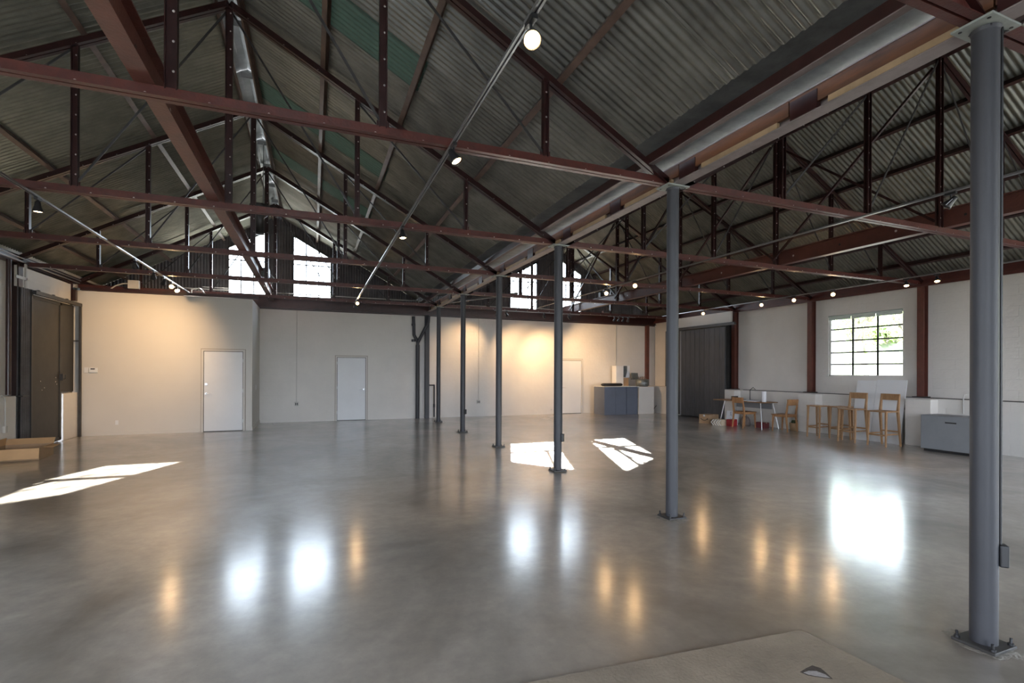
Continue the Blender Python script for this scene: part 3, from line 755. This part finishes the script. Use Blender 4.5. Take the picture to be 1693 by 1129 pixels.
# corrugated jamb
m = MB(); n = 42; 
for i in range(n+1):
    y = 11.78+.40*i/n; x = -4.965+.009*math.cos(2*PI*i/7)
    m.v += [(x,y,.02),(x,y,3.02)]
for i in range(n): m.f.append((2*i,2*i+2,2*i+3,2*i+1)); m.m.append(0); m.sm.append(True)
m.box(-5.0,-4.985,11.76,12.2,.0,3.02)
tag(m.build('corrugated_jamb', M_siding), 'grey corrugated metal strip left of the sliding door', 'panel')
m = MB(); m.box(-4.99,-4.945,12.14,12.20,.0,3.02)
tag(m.build('door_stop', M_dark), 'dark upright bar at the left edge of the sliding door', 'post')
m = MB(); m.box(-5.02,-4.98,13.38,14.02,1.03,2.93)
tag(m.build('fixed_panel', M_slide), 'dark fixed metal panel right of the sliding door above a white board', 'panel')
m = MB(); m.box(-5.02,-4.93,13.42,14.12,0,1.0); bevel(m.build('pilaster', M_white, wl), .008)
m = MB(); m.box(-4.91,-4.86,12.1,14.12,2.93,3.0)
m.box(-4.905,-4.865,14.06,14.12,0,2.93); m.box(-5.0,-4.88,14.07,14.10,2.14,2.17)
for y in (12.3,12.9,13.5): m.box(-4.94,-4.90,y,y+.05,2.94,3.03)
tag(m.build('door_guide_frame', M_dark), 'thin dark steel guide frame around the left sliding door', 'frame')
m = MB(); m.box(-5.06,-5.02,11.8,13.98,3.03,3.41)
tag(m.build('header_panel', M_white), 'white painted panel above the left sliding door', 'panel')
m = MB(); m.box(-4.93,-4.90,11.83,11.87,3.0,3.44); m.box(-4.92,-4.90,11.5,11.87,3.14,3.19)
tag(m.build('pipe_clip', M_conduit), 'small pale bar clipped across the left wall post', 'clip')
m = MB(); m.add([(-5.6,11.0,0.0),(-5.5,11.0,0),(-5.5,14.5,0),(-5.6,14.5,0),(-5.6,11.0,3.5),(-5.5,11,3.5),(-5.5,14.5,3.5),(-5.6,14.5,3.5)], [])
# ------------------------------------------------------------------ pipes, conduits and boxes on the walls
m = MB(); m.tube((3.10,YB-.07,0),(3.10,YB-.07,2.35),.062,18); m.path([(3.10,YB-.07,2.3),(3.10,YB-.07,2.45),(2.98,YB-.07,2.66),(2.96,YB-.07,3.25)],.05,14)
m.path([(3.10,YB-.07,2.42),(3.24,YB-.22,2.75),(3.40,YB-.23,3.05),(3.42,YB-.23,3.28)],.05,14)
for z in (2.45,2.95): m.tube((2.962,YB-.07,z),(2.96,YB-.07,z+.07),.062,16)
tag(m.build('drain_pipe', M_pipe), 'thick dark grey drain pipe forking in two on the back wall', 'pipe')
m = MB(); m.box(3.33,3.46,YB-.16,YB-.02,0,3.3)
tag(m.build('wall_post', M_pipe), 'dark grey square post on the back wall beside the forked pipe', 'post')
m = MB(); m.path([(3.47,YB-.06,1.06),(3.64,YB-.06,1.06),(3.64,YB-.06,.03)],.024,10); m.tube((3.64,YB-.06,.35),(3.64,YB-.06,.45),.034,10); m.tube((3.47,YB-.06,1.03),(3.47,YB-.06,1.09),.03,10)
tag(m.build('bent_pipe', M_pipe), 'thin dark pipe bent down to the floor behind the sixth column', 'pipe')
def outlet(x, z, ztop, lb):
    t = empty('wall_outlet', (x, YB, z)); tag(t, lb, 'outlet', 'surface outlets on the back wall')
    m = MB(); m.box(-.055,.055,-.05,0,-.06,.06); bevel(m.build('box', M_conduit, t), .006)
    m = MB()
    for dx in (-.022,.022): m.box(dx-.014,dx+.014,-.054,-.05,-.035,.035)
    m.build('socket', M_dark, t)
    m = MB(); m.tube((0,-.02,.06),(0,-.02,ztop-z),.009,8); m.build('conduit', M_conduit, t)
outlet(-.45, .53, 3.3, 'grey outlet box with long conduit left of the back wall door')
outlet(5.16, .49, 3.3, 'grey outlet box with long conduit between the fourth and fifth columns')
m = MB(); m.tube((10.55,YB-.02,1.75),(10.55,YB-.02,3.28),.009,8); tag(m.build('conduit', M_conduit), 'thin vertical conduit on the back wall above the blue cabinets', 'pipe')
m = MB(); m.box(7.86,7.90,YB-.012,YB,.14,.18); tag(m.build('wall_outlet', M_conduit), 'tiny outlet low on the back wall left of the third column', 'outlet')
t = empty('thermostat', (-4.66,YP,1.50)); tag(t, 'white thermostat with dark display on the closet wall by the door frame', 'thermostat')
m = MB(); m.box(-.08,.08,-.025,0,-.055,.055); bevel(m.build('body', M_wdoor, t), .005)
m = MB(); m.box(-.05,.03,-.028,-.025,.015,.04); m.build('display', M_black, t)
m = MB(); m.box(-4.83,-4.76,YP-.01,YP,1.44,1.56); tag(m.build('light_switch', M_wdoor), 'white switch plate left of the thermostat', 'switch')
m = MB(); m.box(-4.25,-4.19,YP-.008,YP,.24,.34); tag(m.build('wall_outlet', M_wdoor), 'white outlet plate low on the closet wall', 'outlet')
m = MB(); m.box(XP,XP+.008,15.0,15.07,1.0,1.12); tag(m.build('light_switch', M_wdoor), 'white switch plate on the narrow side of the closet', 'switch')
t = empty('outlet_stack', (XL,11.25,.5)); tag(t, 'small grey outlet with curved pale conduit on the left ledge wall', 'outlet')
m = MB(); m.box(0,.04,-.04,.04,-.09,.03); bevel(m.build('box', M_conduit, t), .004)
m = MB(); m.path([(.02,0,.03),(.02,0,.46),(.02,-.04,.53),(.02,-.12,.56)],.012,8); m.build('conduit', M_conduit, t)
m = MB(); m.path([(11.83,5.85,.72),(11.83,5.85,1.02),(11.87,5.85,1.09),(12.0,5.82,1.12)],.012,8)
tag(m.build('conduit', M_conduit), 'pale bent conduit rising behind the grey cabinet', 'pipe')
m = MB(); m.path([(11.83,11.0,.60),(11.83,11.0,1.0),(11.84,10.9,1.08),(11.84,10.82,1.02)],.010,8)
tag(m.build('conduit', M_dark), 'thin dark hooked conduit above the desk by the first pilaster', 'pipe')
m = MB(); m.tube((11.88,1.0,.995),(11.88,11.3,.995),.009,6)
tag(m.build('ledge_cable', M_dark), 'thin dark cable lying along the right wall ledge', 'cable')
t = empty('junction_box', (-3.94,14.28,3.52)); tag(t, 'pale grey junction box with a curved conduit above the closet wall', 'box')
m = MB(); m.box(-.11,.11,-.05,.05,-.1,.1); bevel(m.build('box', M_conduit, t), .006)
m = MB(); m.path([(-.1,0,.02),(-.22,0,.01),(-.36,0,-.05),(-.46,0,-.14)],.014,8); m.build('conduit', M_conduit, t)
m = MB(); m.path([(-2.8,14.38,3.40),(-2.8,14.40,3.50),(-2.62,14.40,3.54),(-2.5,14.40,3.40),(-1.5,14.40,3.40)],.014,8)
tag(m.build('conduit', M_conduit), 'pale looped conduit at the far end of the left lighting track', 'pipe')
m = MB(); m.tube((-3.4,15.75,3.72),(3.2,15.75,3.72),.014,8); m.tube((-2.8,15.72,3.77),(-1.2,15.72,3.77),.012,8)
tag(m.build('conduit', M_conduit), 'long horizontal conduit crossing the left gable windows', 'pipe')
m = MB(); m.path([(4.6,15.7,3.66),(6.9,15.7,3.66),(7.2,15.7,3.69),(9.2,15.7,3.62)],.014,8)
tag(m.build('conduit', M_conduit), 'long horizontal conduit under the right gable windows', 'pipe')
m = MB(); m.tube((XC+.15,TY[5],3.53),(4.9,TY[4],3.53),.03,8); tag(m.build('loose_pipe', M_track), 'short slanted pipe resting on the tie near the back of the right roof', 'pipe')
m = MB(); m.path([(9.1,14.62,3.54),(9.6,14.9,3.56),(10.3,15.3,3.57)],.035,10); tag(m.build('flexible_duct', M_track), 'pale curved duct over the far right back wall', 'duct')

# hoist fan housing near the left ridge
t = empty('extract_fan', (-.93,10.3,4.45)); tag(t, 'dark funnel shaped extract fan hanging under the left ridge', 'fan')
m = MB(); m.lathe([(.17,.10),(.18,.04),(.13,-.08),(.075,-.13),(.075,-.42),(.09,-.43),(.0005,-.44)],20); m.build('funnel', M_dark, t)
m = MB(); m.tube((.06,0,.1),(.06,0,1.25),.006,6); m.tube((-.06,0,.1),(-.06,0,1.25),.006,6); m.build('hanger', M_track, t)
t = empty('chain_hoist', (-1.02,12.6,3.75)); tag(t, 'small dark chain hoist with chrome clamps on the left hoist beam', 'hoist')
m = MB(); m.box(-.09,.09,-.14,.14,-.12,.06); bevel(m.build('body', M_toolg, t), .01)
m = MB(); m.tube((0,0,-.12),(0,0,-.30),.007,6); m.ball((0,0,-.32),.03,8,5); m.build('hook', M_steel, t)
m = MB(); m.path([(.1,0,-.05),(.2,.02,-.16),(.12,.03,-.28)],.012,8); m.build('cable', M_track, t)
t = empty('floodlight', (8.3,13.3,3.95)); tag(t, 'dark double floodlight on a bracket beside the right gable window', 'floodlight')
m = MB(); m.bar((-.3,0,-.02),(.3,0,.10),.03,.03); m.build('arm', M_dark, t)
m = MB(); m.box(.02,.2,-.07,.07,-.02,.12); m.box(-.14,.0,-.06,.06,-.14,.0); bevel(m.build('head', M_dark, t), .01)

# ------------------------------------------------------------------ furniture by the right wall
def leg4(m, pts_top, pts_bot, w0, w1):
    pass
def taper_leg(name, parent, top, bot, wt, wb, material):
    top = Vector(top); bot = Vector(bot); m = MB(); a = wt/2; b = wb/2
    vs = [bot+Vector(d) for d in ((-b,-b,0),(b,-b,0),(b,b,0),(-b,b,0))]+[top+Vector(d) for d in ((-a,-a,0),(a,-a,0),(a,a,0),(-a,a,0))]
    m.add(vs, [(0,3,2,1),(4,5,6,7),(0,1,5,4),(1,2,6,5),(2,3,7,6),(3,0,4,7)]); return bevel(m.build(name, material, parent), .004, 1)
def seat_pad(parent, w_, d_, z, th, material):
    m = MB(); nx, ny = 10, 8; vs = []
    for j in range(ny+1):
        for i in range(nx+1):
            u = i/nx*2-1; v = j/ny*2-1; dip = .010*(1-u*u)*(1-v*v)*1.0
            vs.append((u*w_/2*(1-.04*max(0,-v)), v*d_/2, z-dip))
    k = (nx+1)*(ny+1); vs += [(x, y, z-th) for x, y, zz in vs]
    fs = [(j*(nx+1)+i, j*(nx+1)+i+1, (j+1)*(nx+1)+i+1, (j+1)*(nx+1)+i) for j in range(ny) for i in range(nx)]
    fs += [tuple(k+q for q in f[::-1]) for f in fs]
    ring = [i for i in range(nx+1)]+[j*(nx+1)+nx for j in range(1,ny+1)]+[ny*(nx+1)+i for i in range(nx-1,-1,-1)]+[j*(nx+1) for j in range(ny-1,0,-1)]
    for a, b in zip(ring, ring[1:]+ring[:1]): fs.append((b, a, a+k, b+k))
    m.add(vs, fs); return m.build('seat', material, parent)
def chair(x, y, rz, label):
    """local +y is the way the sitter faces"""
    t = empty('dining_chair', (x,y,0), rz); tag(t, label, 'chair', 'wooden chairs by the desk')
    seat_pad(t, .43, .42, .44, .022, M_wood)
    for sx in (-1,1):
        taper_leg('leg', t, (sx*.185,.17,.42), (sx*.19,.19,0), .042, .026, M_wood)
        m = MB()                                   # rear leg and back post in one
        for (a, b, wa, wb) in (((sx*.19,-.235,0),(sx*.185,-.19,.43),.028,.042), ((sx*.185,-.19,.43),(sx*.185,-.245,.82),.042,.028)):
            a = Vector(a); b = Vector(b); p = wa/2; q = wb/2
            vs = [a+Vector(d) for d in ((-p,-p,0),(p,-p,0),(p,p,0),(-p,p,0))]+[b+Vector(d) for d in ((-q,-q,0),(q,-q,0),(q,q,0),(-q,q,0))]
            m.add(vs, [(0,3,2,1),(4,5,6,7),(0,1,5,4),(1,2,6,5),(2,3,7,6),(3,0,4,7)])
        bevel(m.build('back_leg', M_wood, t), .003, 1)
        m = MB(); m.box(sx*.185-.010, sx*.185+.010, -.17, .155, .375, .418); m.build('apron', M_wood, t)
    m = MB(); m.box(-.17,.17,.16,.18,.375,.418); m.box(-.17,.17,-.20,-.18,.375,.418); m.build('apron', M_wood, t)
    m = MB(); n = 8                                # curved crest rail
    for i in range(n+1):
        u = i/n*2-1; yb = -.232-.022*(1-u*u); xx = u*.20
        for dy, z in ((-.011,.675),(.011,.675),(.006,.83),(-.016,.83)): m.v.append((xx, yb+dy, z))
    for i in range(n):
        for k in range(4): m.f.append((4*i+k, 4*i+(k+1)%4, 4*i+4+(k+1)%4, 4*i+4+k)); m.m.append(0); m.sm.append(False)
    m.add([m.v[k] for k in range(4)], [(0,1,2,3)]); m.add([m.v[4*n+k] for k in range(4)], [(3,2,1,0)])
    bevel(m.build('crest_rail', M_wood, t), .004, 1)
    return t
chair(11.03, 10.44, R(-93), 'wooden chair with slanted crest rail facing the desk, left of the metal trestle leg')
chair(11.30, 9.42, R(4), 'wooden chair seen from behind beside the right end of the desk')
def stool(x, y, rz, back, label, wd=.38, dp=.36, h=.73, material=None):
    M_ = material or M_wood2
    t = empty('bar_stool', (x,y,0), rz); tag(t, label, 'stool', 'tall wooden stools by the right wall')
    seat_pad(t, wd, dp, h, .026, M_)
    a, b = wd/2-.025, dp/2-.025
    for sx in (-1,1):
        taper_leg('leg', t, (sx*a, b, h-.024), (sx*(a+.008), b+.02, 0), .040, .028, M_)
        if back:
            m = MB()
            for (p0, p1, wa, wb) in (((sx*(a+.01),-b-.07,0),(sx*a,-b,h-.02),.030,.046), ((sx*a,-b,h-.02),(sx*a,-b-.045,h+.335),.046,.030)):
                p0 = Vector(p0); p1 = Vector(p1); p = wa/2; q = wb/2
                vs = [p0+Vector(d) for d in ((-p,-p,0),(p,-p,0),(p,p,0),(-p,p,0))]+[p1+Vector(d) for d in ((-q,-q,0),(q,-q,0),(q,q,0),(-q,q,0))]
                m.add(vs, [(0,3,2,1),(4,5,6,7),(0,1,5,4),(1,2,6,5),(2,3,7,6),(3,0,4,7)])
            bevel(m.build('back_leg', M_, t), .003, 1)
        else: taper_leg('leg', t, (sx*a,-b,h-.024), (sx*(a+.008),-b-.02,0), .040, .028, M_)
        m = MB(); m.box(sx*a-.009, sx*a+.009, -b, b, .24, .268); m.build('stretcher', M_, t)
    for yy_, z in ((b,.22),(-b,.29)):
        m = MB(); m.box(-a, a, yy_-.009, yy_+.009, z, z+.03); m.build('stretcher', M_, t)
    if back:
        m = MB(); m.box(-a-.018, a+.018, -b-.055, -b-.033, h+.215, h+.345); bevel(m.build('crest_rail', M_, t), .006, 2)
    return t
stool(10.97, 7.44, R(92), True, 'tall wooden stool with backrest, left one of the two with backs', .40, .40)
stool(10.97, 6.80, R(88), True, 'tall wooden stool with backrest in front of the leaning white board', .40, .40)
stool(11.02, 8.27, R(90), False, 'backless tall wooden stool at the left end of the stool row', .34, .34, .745)
stool(11.22, 7.86, R(86), False, 'backless tall wooden stool tucked between the end stool and a backed stool', .34, .34, .745)

# desk on two metal trestles
t = empty('desk', (11.27,10.55,0)); tag(t, 'thin pale wood desk top on splayed metal trestle legs by the right wall', 'desk')
m = MB(); m.box(-.30,.30,-.72,1.0,.70,.722); bevel(m.build('desk_top', M_wood2, t), .004, 1)
for yy_ in (-.62,.62):
    for sx in (-1,1):
        m = MB(); m.tube((sx*.22,yy_,.70),(sx*.30,yy_+(.12 if yy_ > 0 else -.12),.0),.012,10); m.build('leg', M_steel, t)
    m = MB(); m.tube((-.22,yy_,.69),(.22,yy_,.69),.012,8); m.build('cross_bar', M_steel, t)
m = MB(); m.box(.20,.22,-.6,.6,.52,.70); m.build('back_panel', M_greyp, t)
m = MB(); m.lathe([(.02,0),(.056,0),(.058,.01),(.058,.27),(.056,.28),(.02,.28)],24)
tag(m.build('paper_roll', M_paper, None, (11.22,9.97,.722)), 'white upright paper roll on the right end of the desk', 'paper roll')
for k, (x, y, a, lb) in enumerate(((11.2,10.28,12,'loose white paper sheets spread on the desk near the paper roll'),(11.3,10.62,-20,'second bundle of papers in the middle of the desk'),)):
    m = MB(); m.box(-.15,.15,-.11,.11,0,.008); m.box(-.10,.17,-.08,.13,.008,.014)
    o = m.build('paper_stack', M_paper, None, (x,y,.722)); o.rotation_euler = (0,0,R(a)); tag(o, lb, 'papers')
m = MB(); m.box(-.12,.12,-.16,.16,0,.02); m.box(-.12,.12,.14,.16,.02,.10)
tag(m.build('desk_tray', M_dark, None, (11.4,11.0,.722)), 'dark low tray at the back of the desk', 'tray')
m = MB(); m.path([(0,.15,0),(.03,.05,.02),(-.02,-.08,.035),(.02,-.16,.0)],.012,6)
tag(m.build('cable_coil', M_black, None, (11.15,10.9,.735)), 'dark coiled cable lying on the desk papers', 'cable')

# things under and beside the desk
def printed_box(name, x, y, w_, d_, h, rz, mt, lb, cat, deco=None, group=None):
    t = empty(name, (x,y,0), rz); tag(t, lb, cat, group)
    m = MB(); m.box(-w_/2,w_/2,-d_/2,d_/2,0,h); bevel(m.build('carton', mt, t), .004, 1)
    m = MB(); m.box(-.02,.02,-d_/2-.001,d_/2+.001,h-.02,h+.001); m.build('tape', M_kraft, t)
    if deco: deco(t, w_, d_, h)
def smile(t, w_, d_, h):
    m = MB(); n = 10; pts = []
    for i in range(n+1):
        u = i/n*2-1; pts.append((-w_/2-.0015, u*d_*.36, h*.56-.055*(1-u*u)))
    for a, b in zip(pts[:-1], pts[1:]): m.bar(a, b, .004, .016, (0,0,1))
    m.bar((-w_/2-.0015,-d_*.36,h*.56),(-w_/2-.0015,-d_*.26,h*.57),.004,.014); m.bar((-w_/2-.0015,-d_*.37,h*.57),(-w_/2-.0015,-d_*.36,h*.43),.004,.014,(0,1,0))
    m.build('smile_arrow_mark', M_black, t)
    m = MB(); m.box(-w_/2-.002,-w_/2,-.03,.03,h*.78,h*.98); m.build('tape_end', M_paper, t)
def chevrons(t, w_, d_, h):
    m = MB()
    for k in (-1,0,1,2):
        y0 = k*d_*.27-.02
        for s_ in (-1,1): m.bar((-w_/2-.0015,y0+.05,h/2),(-w_/2-.0015,y0-.03,h/2+s_*h*.48),.003,.014,(0,1,0))
    m.build('chevron_print', M_paper, t)
    m = MB()
    for k in (0,1):
        y0 = k*d_*.27+.02
        for s_ in (-1,1): m.bar((-w_/2-.0015,y0+.04,h/2),(-w_/2-.0015,y0-.04,h/2+s_*h*.48),.003,.01,(0,1,0))
    m.build('chevron_print', M_black, t)
printed_box('shipping_carton', 10.98, 11.72, .42, .36, .26, R(8), M_card, 'brown shipping carton with a black curved arrow mark by the plank door', 'box', smile)
printed_box('patterned_box', 10.80, 11.10, .26, .30, .17, R(10), M_kraft, 'low kraft box with white chevron print in front of the desk', 'box', chevrons)
printed_box('red_box', 10.98, 10.84, .24, .16, .19, R(0), M_redb, 'red box with white lettering beside the chevron box', 'box')
printed_box('red_box', 11.44, 10.22, .20, .28, .15, R(0), M_maroon, 'maroon box on the floor under the desk', 'box')
t = empty('leaning_print', (11.25,11.12,0), R(12)); tag(t, 'white print with blue drawing leaning under the left end of the desk', 'print')
m = MB(); m.box(-.006,.006,-.19,.19,0,.40, 0, Matrix.Rotation(R(12),4,'Y')); m.build('sheet', M_paper, t)
m = MB()
for k in range(9):
    a = random.uniform(-.13,.10); z = random.uniform(.08,.32); m.bar((-.009+z*math.tan(R(12)),a,z),(-.009+(z+.05)*math.tan(R(12)),a+random.uniform(-.05,.06),z+.05),.003,.012,(1,0,0))
m.build('blue_marks', M_ink, t)
t = empty('tote_bag', (11.42,10.78,0)); tag(t, 'slumped taupe bag on the floor under the desk behind the chair', 'bag')
m = MB(); m.lathe([(.0005,0),(.13,.0),(.15,.06),(.135,.17),(.09,.25),(.05,.27),(.0005,.25)],14,0,Matrix.Diagonal((.75,1.05,1,1))); m.build('body', M_bag, t)
m = MB(); m.path([(0,-.05,.25),(0,-.04,.34),(0,.04,.34),(0,.05,.25)],.008,6); m.build('handle', M_bag, t)
t = empty('wicker_basket', (11.68,9.42,0)); tag(t, 'small dark basket with leafy stuff behind the second chair', 'basket')
m = MB(); m.lathe([(.0005,0),(.10,0),(.13,.20),(.12,.20),(.09,.02),(.0005,.02)],16); m.build('body', M_card, t)
m = MB(); 
for k in range(14):
    a = random.uniform(0,6.28); r = random.uniform(0,.09); m.ball((r*math.cos(a), r*math.sin(a), .21+random.uniform(0,.04)),.03,6,4)
m.build('contents', mat('dark_green_stuff', (.05,.07,.03), .8), t)
# leaning boards
for (y0, y1, lb, h, dx) in ((7.42,7.85,'large white board leaning on the wall under the window, left one',1.36,0),(6.80,7.41,'large white board leaning on the wall behind the last stool',1.38,.0)):
    m = MB(); lean = math.atan2(.26, h); mt = Matrix.Translation((11.50-dx,0,0)) @ Matrix.Rotation(lean,4,'Y'); m.box(0,.014,y0,y1,0,h,0,mt)
    tag(m.build('leaning_board', M_wdoor), lb, 'board', 'white boards leaning under the window')
m = MB(); m.box(11.835,11.849,6.83,6.92,.72,.83); tag(m.build('wall_outlet', M_dark), 'small dark outlet on the wall seen through the last stool back', 'outlet')
# grey cabinet
t = empty('grey_cabinet', (11.31,5.62,0)); tag(t, 'low grey painted cabinet with dark slot handle left of the nearest column', 'cabinet')
m = MB(); m.box(-.25,.28,-.40,.54,.05,.70); bevel(m.build('body', M_greyp, t), .006)
m = MB(); m.box(-.258,-.25,-.39,.53,.06,.69); bevel(m.build('front_panel', M_greyp, t), .002, 1)
m = MB(); m.box(-.262,-.257,-.05,.13,.565,.59); m.build('slot_handle', M_black, t)
m = MB(); m.box(-.22,.25,-.36,.5,0,.05); m.build('plinth', M_black, t)
# blue cabinets in the far corner
for x0, x1, y0, y1, lb in ((9.42,10.32,15.0,15.7,'wide blue-grey cabinet with a black roll on top in the far right corner'),(10.34,10.80,15.0,15.6,'narrow blue-grey cabinet beside the white counter in the far right corner')):
    t = empty('blue_cabinet', ((x0+x1)/2,y0,0)); tag(t, lb, 'cabinet', 'blue-grey cabinets in the corner')
    w_ = (x1-x0)/2; m = MB(); m.box(-w_,w_,.012,y1-y0,.0,.985); bevel(m.build('body', M_blue, t), .004, 1)
    for a, b in ((-w_,0),(0,w_)) if w_ > .3 else ((-w_,w_),):
        m = MB(); m.box(a+.006,b-.006,-.004,.012,.03,.975); bevel(m.build('door', M_blue, t), .003, 1)
m = MB(); m.box(9.40,10.84,14.98,15.72,.985,1.0); tag(m.build('counter_top', M_wdoor), 'pale counter top lying over the blue cabinets', 'counter')
m = MB()
mt = Matrix.Translation((9.85,15.2,1.06)) @ Matrix.Rotation(R(90),4,'Y') @ Matrix.Diagonal((.85,1.2,1,1))
m.lathe([(.0005,-.42),(.04,-.42),(.062,-.37),(.066,0),(.062,.37),(.04,.42),(.0005,.42)],18,0,mt)
tag(m.build('rolled_mat', M_black), 'rolled black mat on top of the wide blue cabinet', 'mat')
m = MB(); m.box(10.84,11.50,14.98,15.9,0,.985); bevel(m,.0) if False else None
tag(bevel(m.build('white_counter', M_white), .01), 'white boxed counter between the blue cabinets and the right wall', 'counter')
m = MB(); m.box(10.30,10.62,15.62,15.9,1.0,1.74); tag(bevel(m.build('white_box', M_wdoor), .006), 'tall white box standing behind the blue cabinets', 'box')
t = empty('picture_frame', (10.82,15.75,1.30)); tag(t, 'framed grey picture leaning against the back wall over the corner counter', 'picture')
m = MB(); m.box(-.16,.16,0,.02,0,.46); m.build('frame', M_wdoor, t)
m = MB(); m.box(-.14,.04,-.004,0,.02,.44); m.build('picture', M_toolg, t)
m = MB(); m.add([(-.02,-.005,.02),(.15,-.005,.02),(.15,-.005,.44),(.10,-.005,.44)],[(0,1,2,3)]); m.build('pale_triangle', M_paper, t)
m = MB(); m.box(-.11,.11,-.1,.1,0,.30); tag(m.build('small_box', M_card, None, (10.75,15.75,1.0)), 'brown box under the leaning picture on the corner counter', 'box')
t = empty('metal_planter', (11.18,15.25,.985)); tag(t, 'round grey metal tub with odds and ends on the corner counter', 'tub')
m = MB(); m.lathe([(.0005,0),(.19,0),(.23,.04),(.24,.26),(.225,.26),(.21,.05),(.0005,.04)],24); m.build('tub', M_toolg, t)
m = MB(); m.path([(-.10,-.2,.14),(0,-.25,.13),(.10,-.2,.14)],.008,6); m.build('handle', M_steel, t)
m = MB()
for k in range(10): a = random.uniform(0,6.28); r = random.uniform(.02,.15); m.bar((r*math.cos(a),r*math.sin(a),.1),(r*1.3*math.cos(a),r*1.3*math.sin(a),.30+random.uniform(0,.08)),.03,.02)
m.build('contents', M_bag, t)
m = MB(); m.box(-.14,.14,-.02,.02,0,.24,0,Matrix.Rotation(R(-12),4,'X')); m.box(-.17,.17,-.03,.03,-.0,.03)
tag(m.build('small_picture', M_toolg, None, (11.15,15.65,1.24)), 'small grey framed picture behind the metal tub', 'picture')
m = MB(); m.path([(11.53,15.1,.02),(11.56,15.05,.2),(11.62,15.0,.30)],.014,6); m.path([(11.56,15.05,.2),(11.50,15.02,.24)],.012,6)
tag(m.build('floor_valve', M_dark), 'small dark pipe valve on the floor right of the white counter', 'valve')

# cardboard box at the left
t = empty('cardboard_box', (-4.58,10.95,0), R(6)); tag(t, 'open brown cardboard box with folded flaps on the floor by the left wall', 'box')
m = MB(); w_, d_, h = .32, .34, .20; th = .006
m.box(-w_,w_,-d_,-d_+th,0,h); m.box(-w_,w_,d_-th,d_,0,h); m.box(-w_,-w_+th,-d_,d_,0,h); m.box(w_-th,w_,-d_,d_,0,h); m.box(-w_,w_,-d_,d_,0,th)
m.build('carton', M_card, t)
def flap(a, b, out, name='flap'):
    a = Vector(a); b = Vector(b); o = Vector(out); f = MB(); n = (b-a).cross(o).normalized()*.004
    vs = [a,b,b+o,a+o]; f.add([v-n for v in vs]+[v+n for v in vs], [(0,1,2,3),(7,6,5,4),(0,4,5,1),(1,5,6,2),(2,6,7,3),(3,7,4,0)]); return f.build(name, M_card_in, t)
flap((w_,-d_*.5,h),(w_,d_*.6,h),(.15,-.10,.0)); flap((-w_,d_,h),(w_,d_,h),(0,.10,.09)); flap((-w_,-d_,h),(w_,-d_,h),(0,-.04,-.17)); flap((-w_,-d_,h),(-w_,d_,h),(.02,0,.12))

# ------------------------------------------------------------------ trees seen through the window
def tree(x, y, h, lb, seed, ml):
    rnd = random.Random(seed); t = empty('tree', (x,y,-.14)); tag(t, lb, 'tree', 'trees outside the right window')
    m = MB(); tips = []
    def grow(p, d, L, r, dep):
        q = p+d*L; m.tube(p, q, r, 7, 0, r*.68)
        if dep == 0: tips.append(q); return
        for k in range(3 if dep > 1 else 2):
            nd = (d+Vector((rnd.uniform(-.8,.8), rnd.uniform(-.8,.8), rnd.uniform(-.1,.5)))).normalized()
            grow(q, nd, L*rnd.uniform(.6,.8), r*.66, dep-1)
        tips.append(q)
    grow(Vector((0,0,0)), Vector((.05,.08,1)).normalized(), h*.33, h*.032, 4)
    m.build('trunk', M_bark, t)
    f = MB()
    for tp in tips:
        for k in range(16):
            c = tp+Vector([rnd.gauss(0,.28*h/5) for _ in range(3)]); a = Vector([rnd.uniform(-1,1) for _ in range(3)]).normalized(); b = a.orthogonal().normalized(); s_ = rnd.uniform(.05,.10)*(1 if h < 6.2 else 2.2)
            f.add([c-a*s_, c+b*s_*.5, c+a*s_, c-b*s_*.5], [(0,1,2,3)])
    o = f.build('foliage', ml, t); o['kind'] = 'stuff'
tree(21.0, 13.6, 5.2, 'leafy green tree outside the right wall window, nearer one', 3, M_leafA)
for k in range(6): tree(34.0+k%2*7, 8.0+k*5.5, 6.5, 'pale tree in the bright row beyond the right wall window, %s from its right' % ['first','second','third','fourth','fifth','sixth'][k], 20+k, M_leafB)
tree(27.0, 15.2, 6.0, 'yellow-green tree outside the right wall window, farther one', 5, M_leafB)
tree(25.0, 18.5, 5.5, 'pale green tree outside at the left of the right wall window', 9, M_leafB)
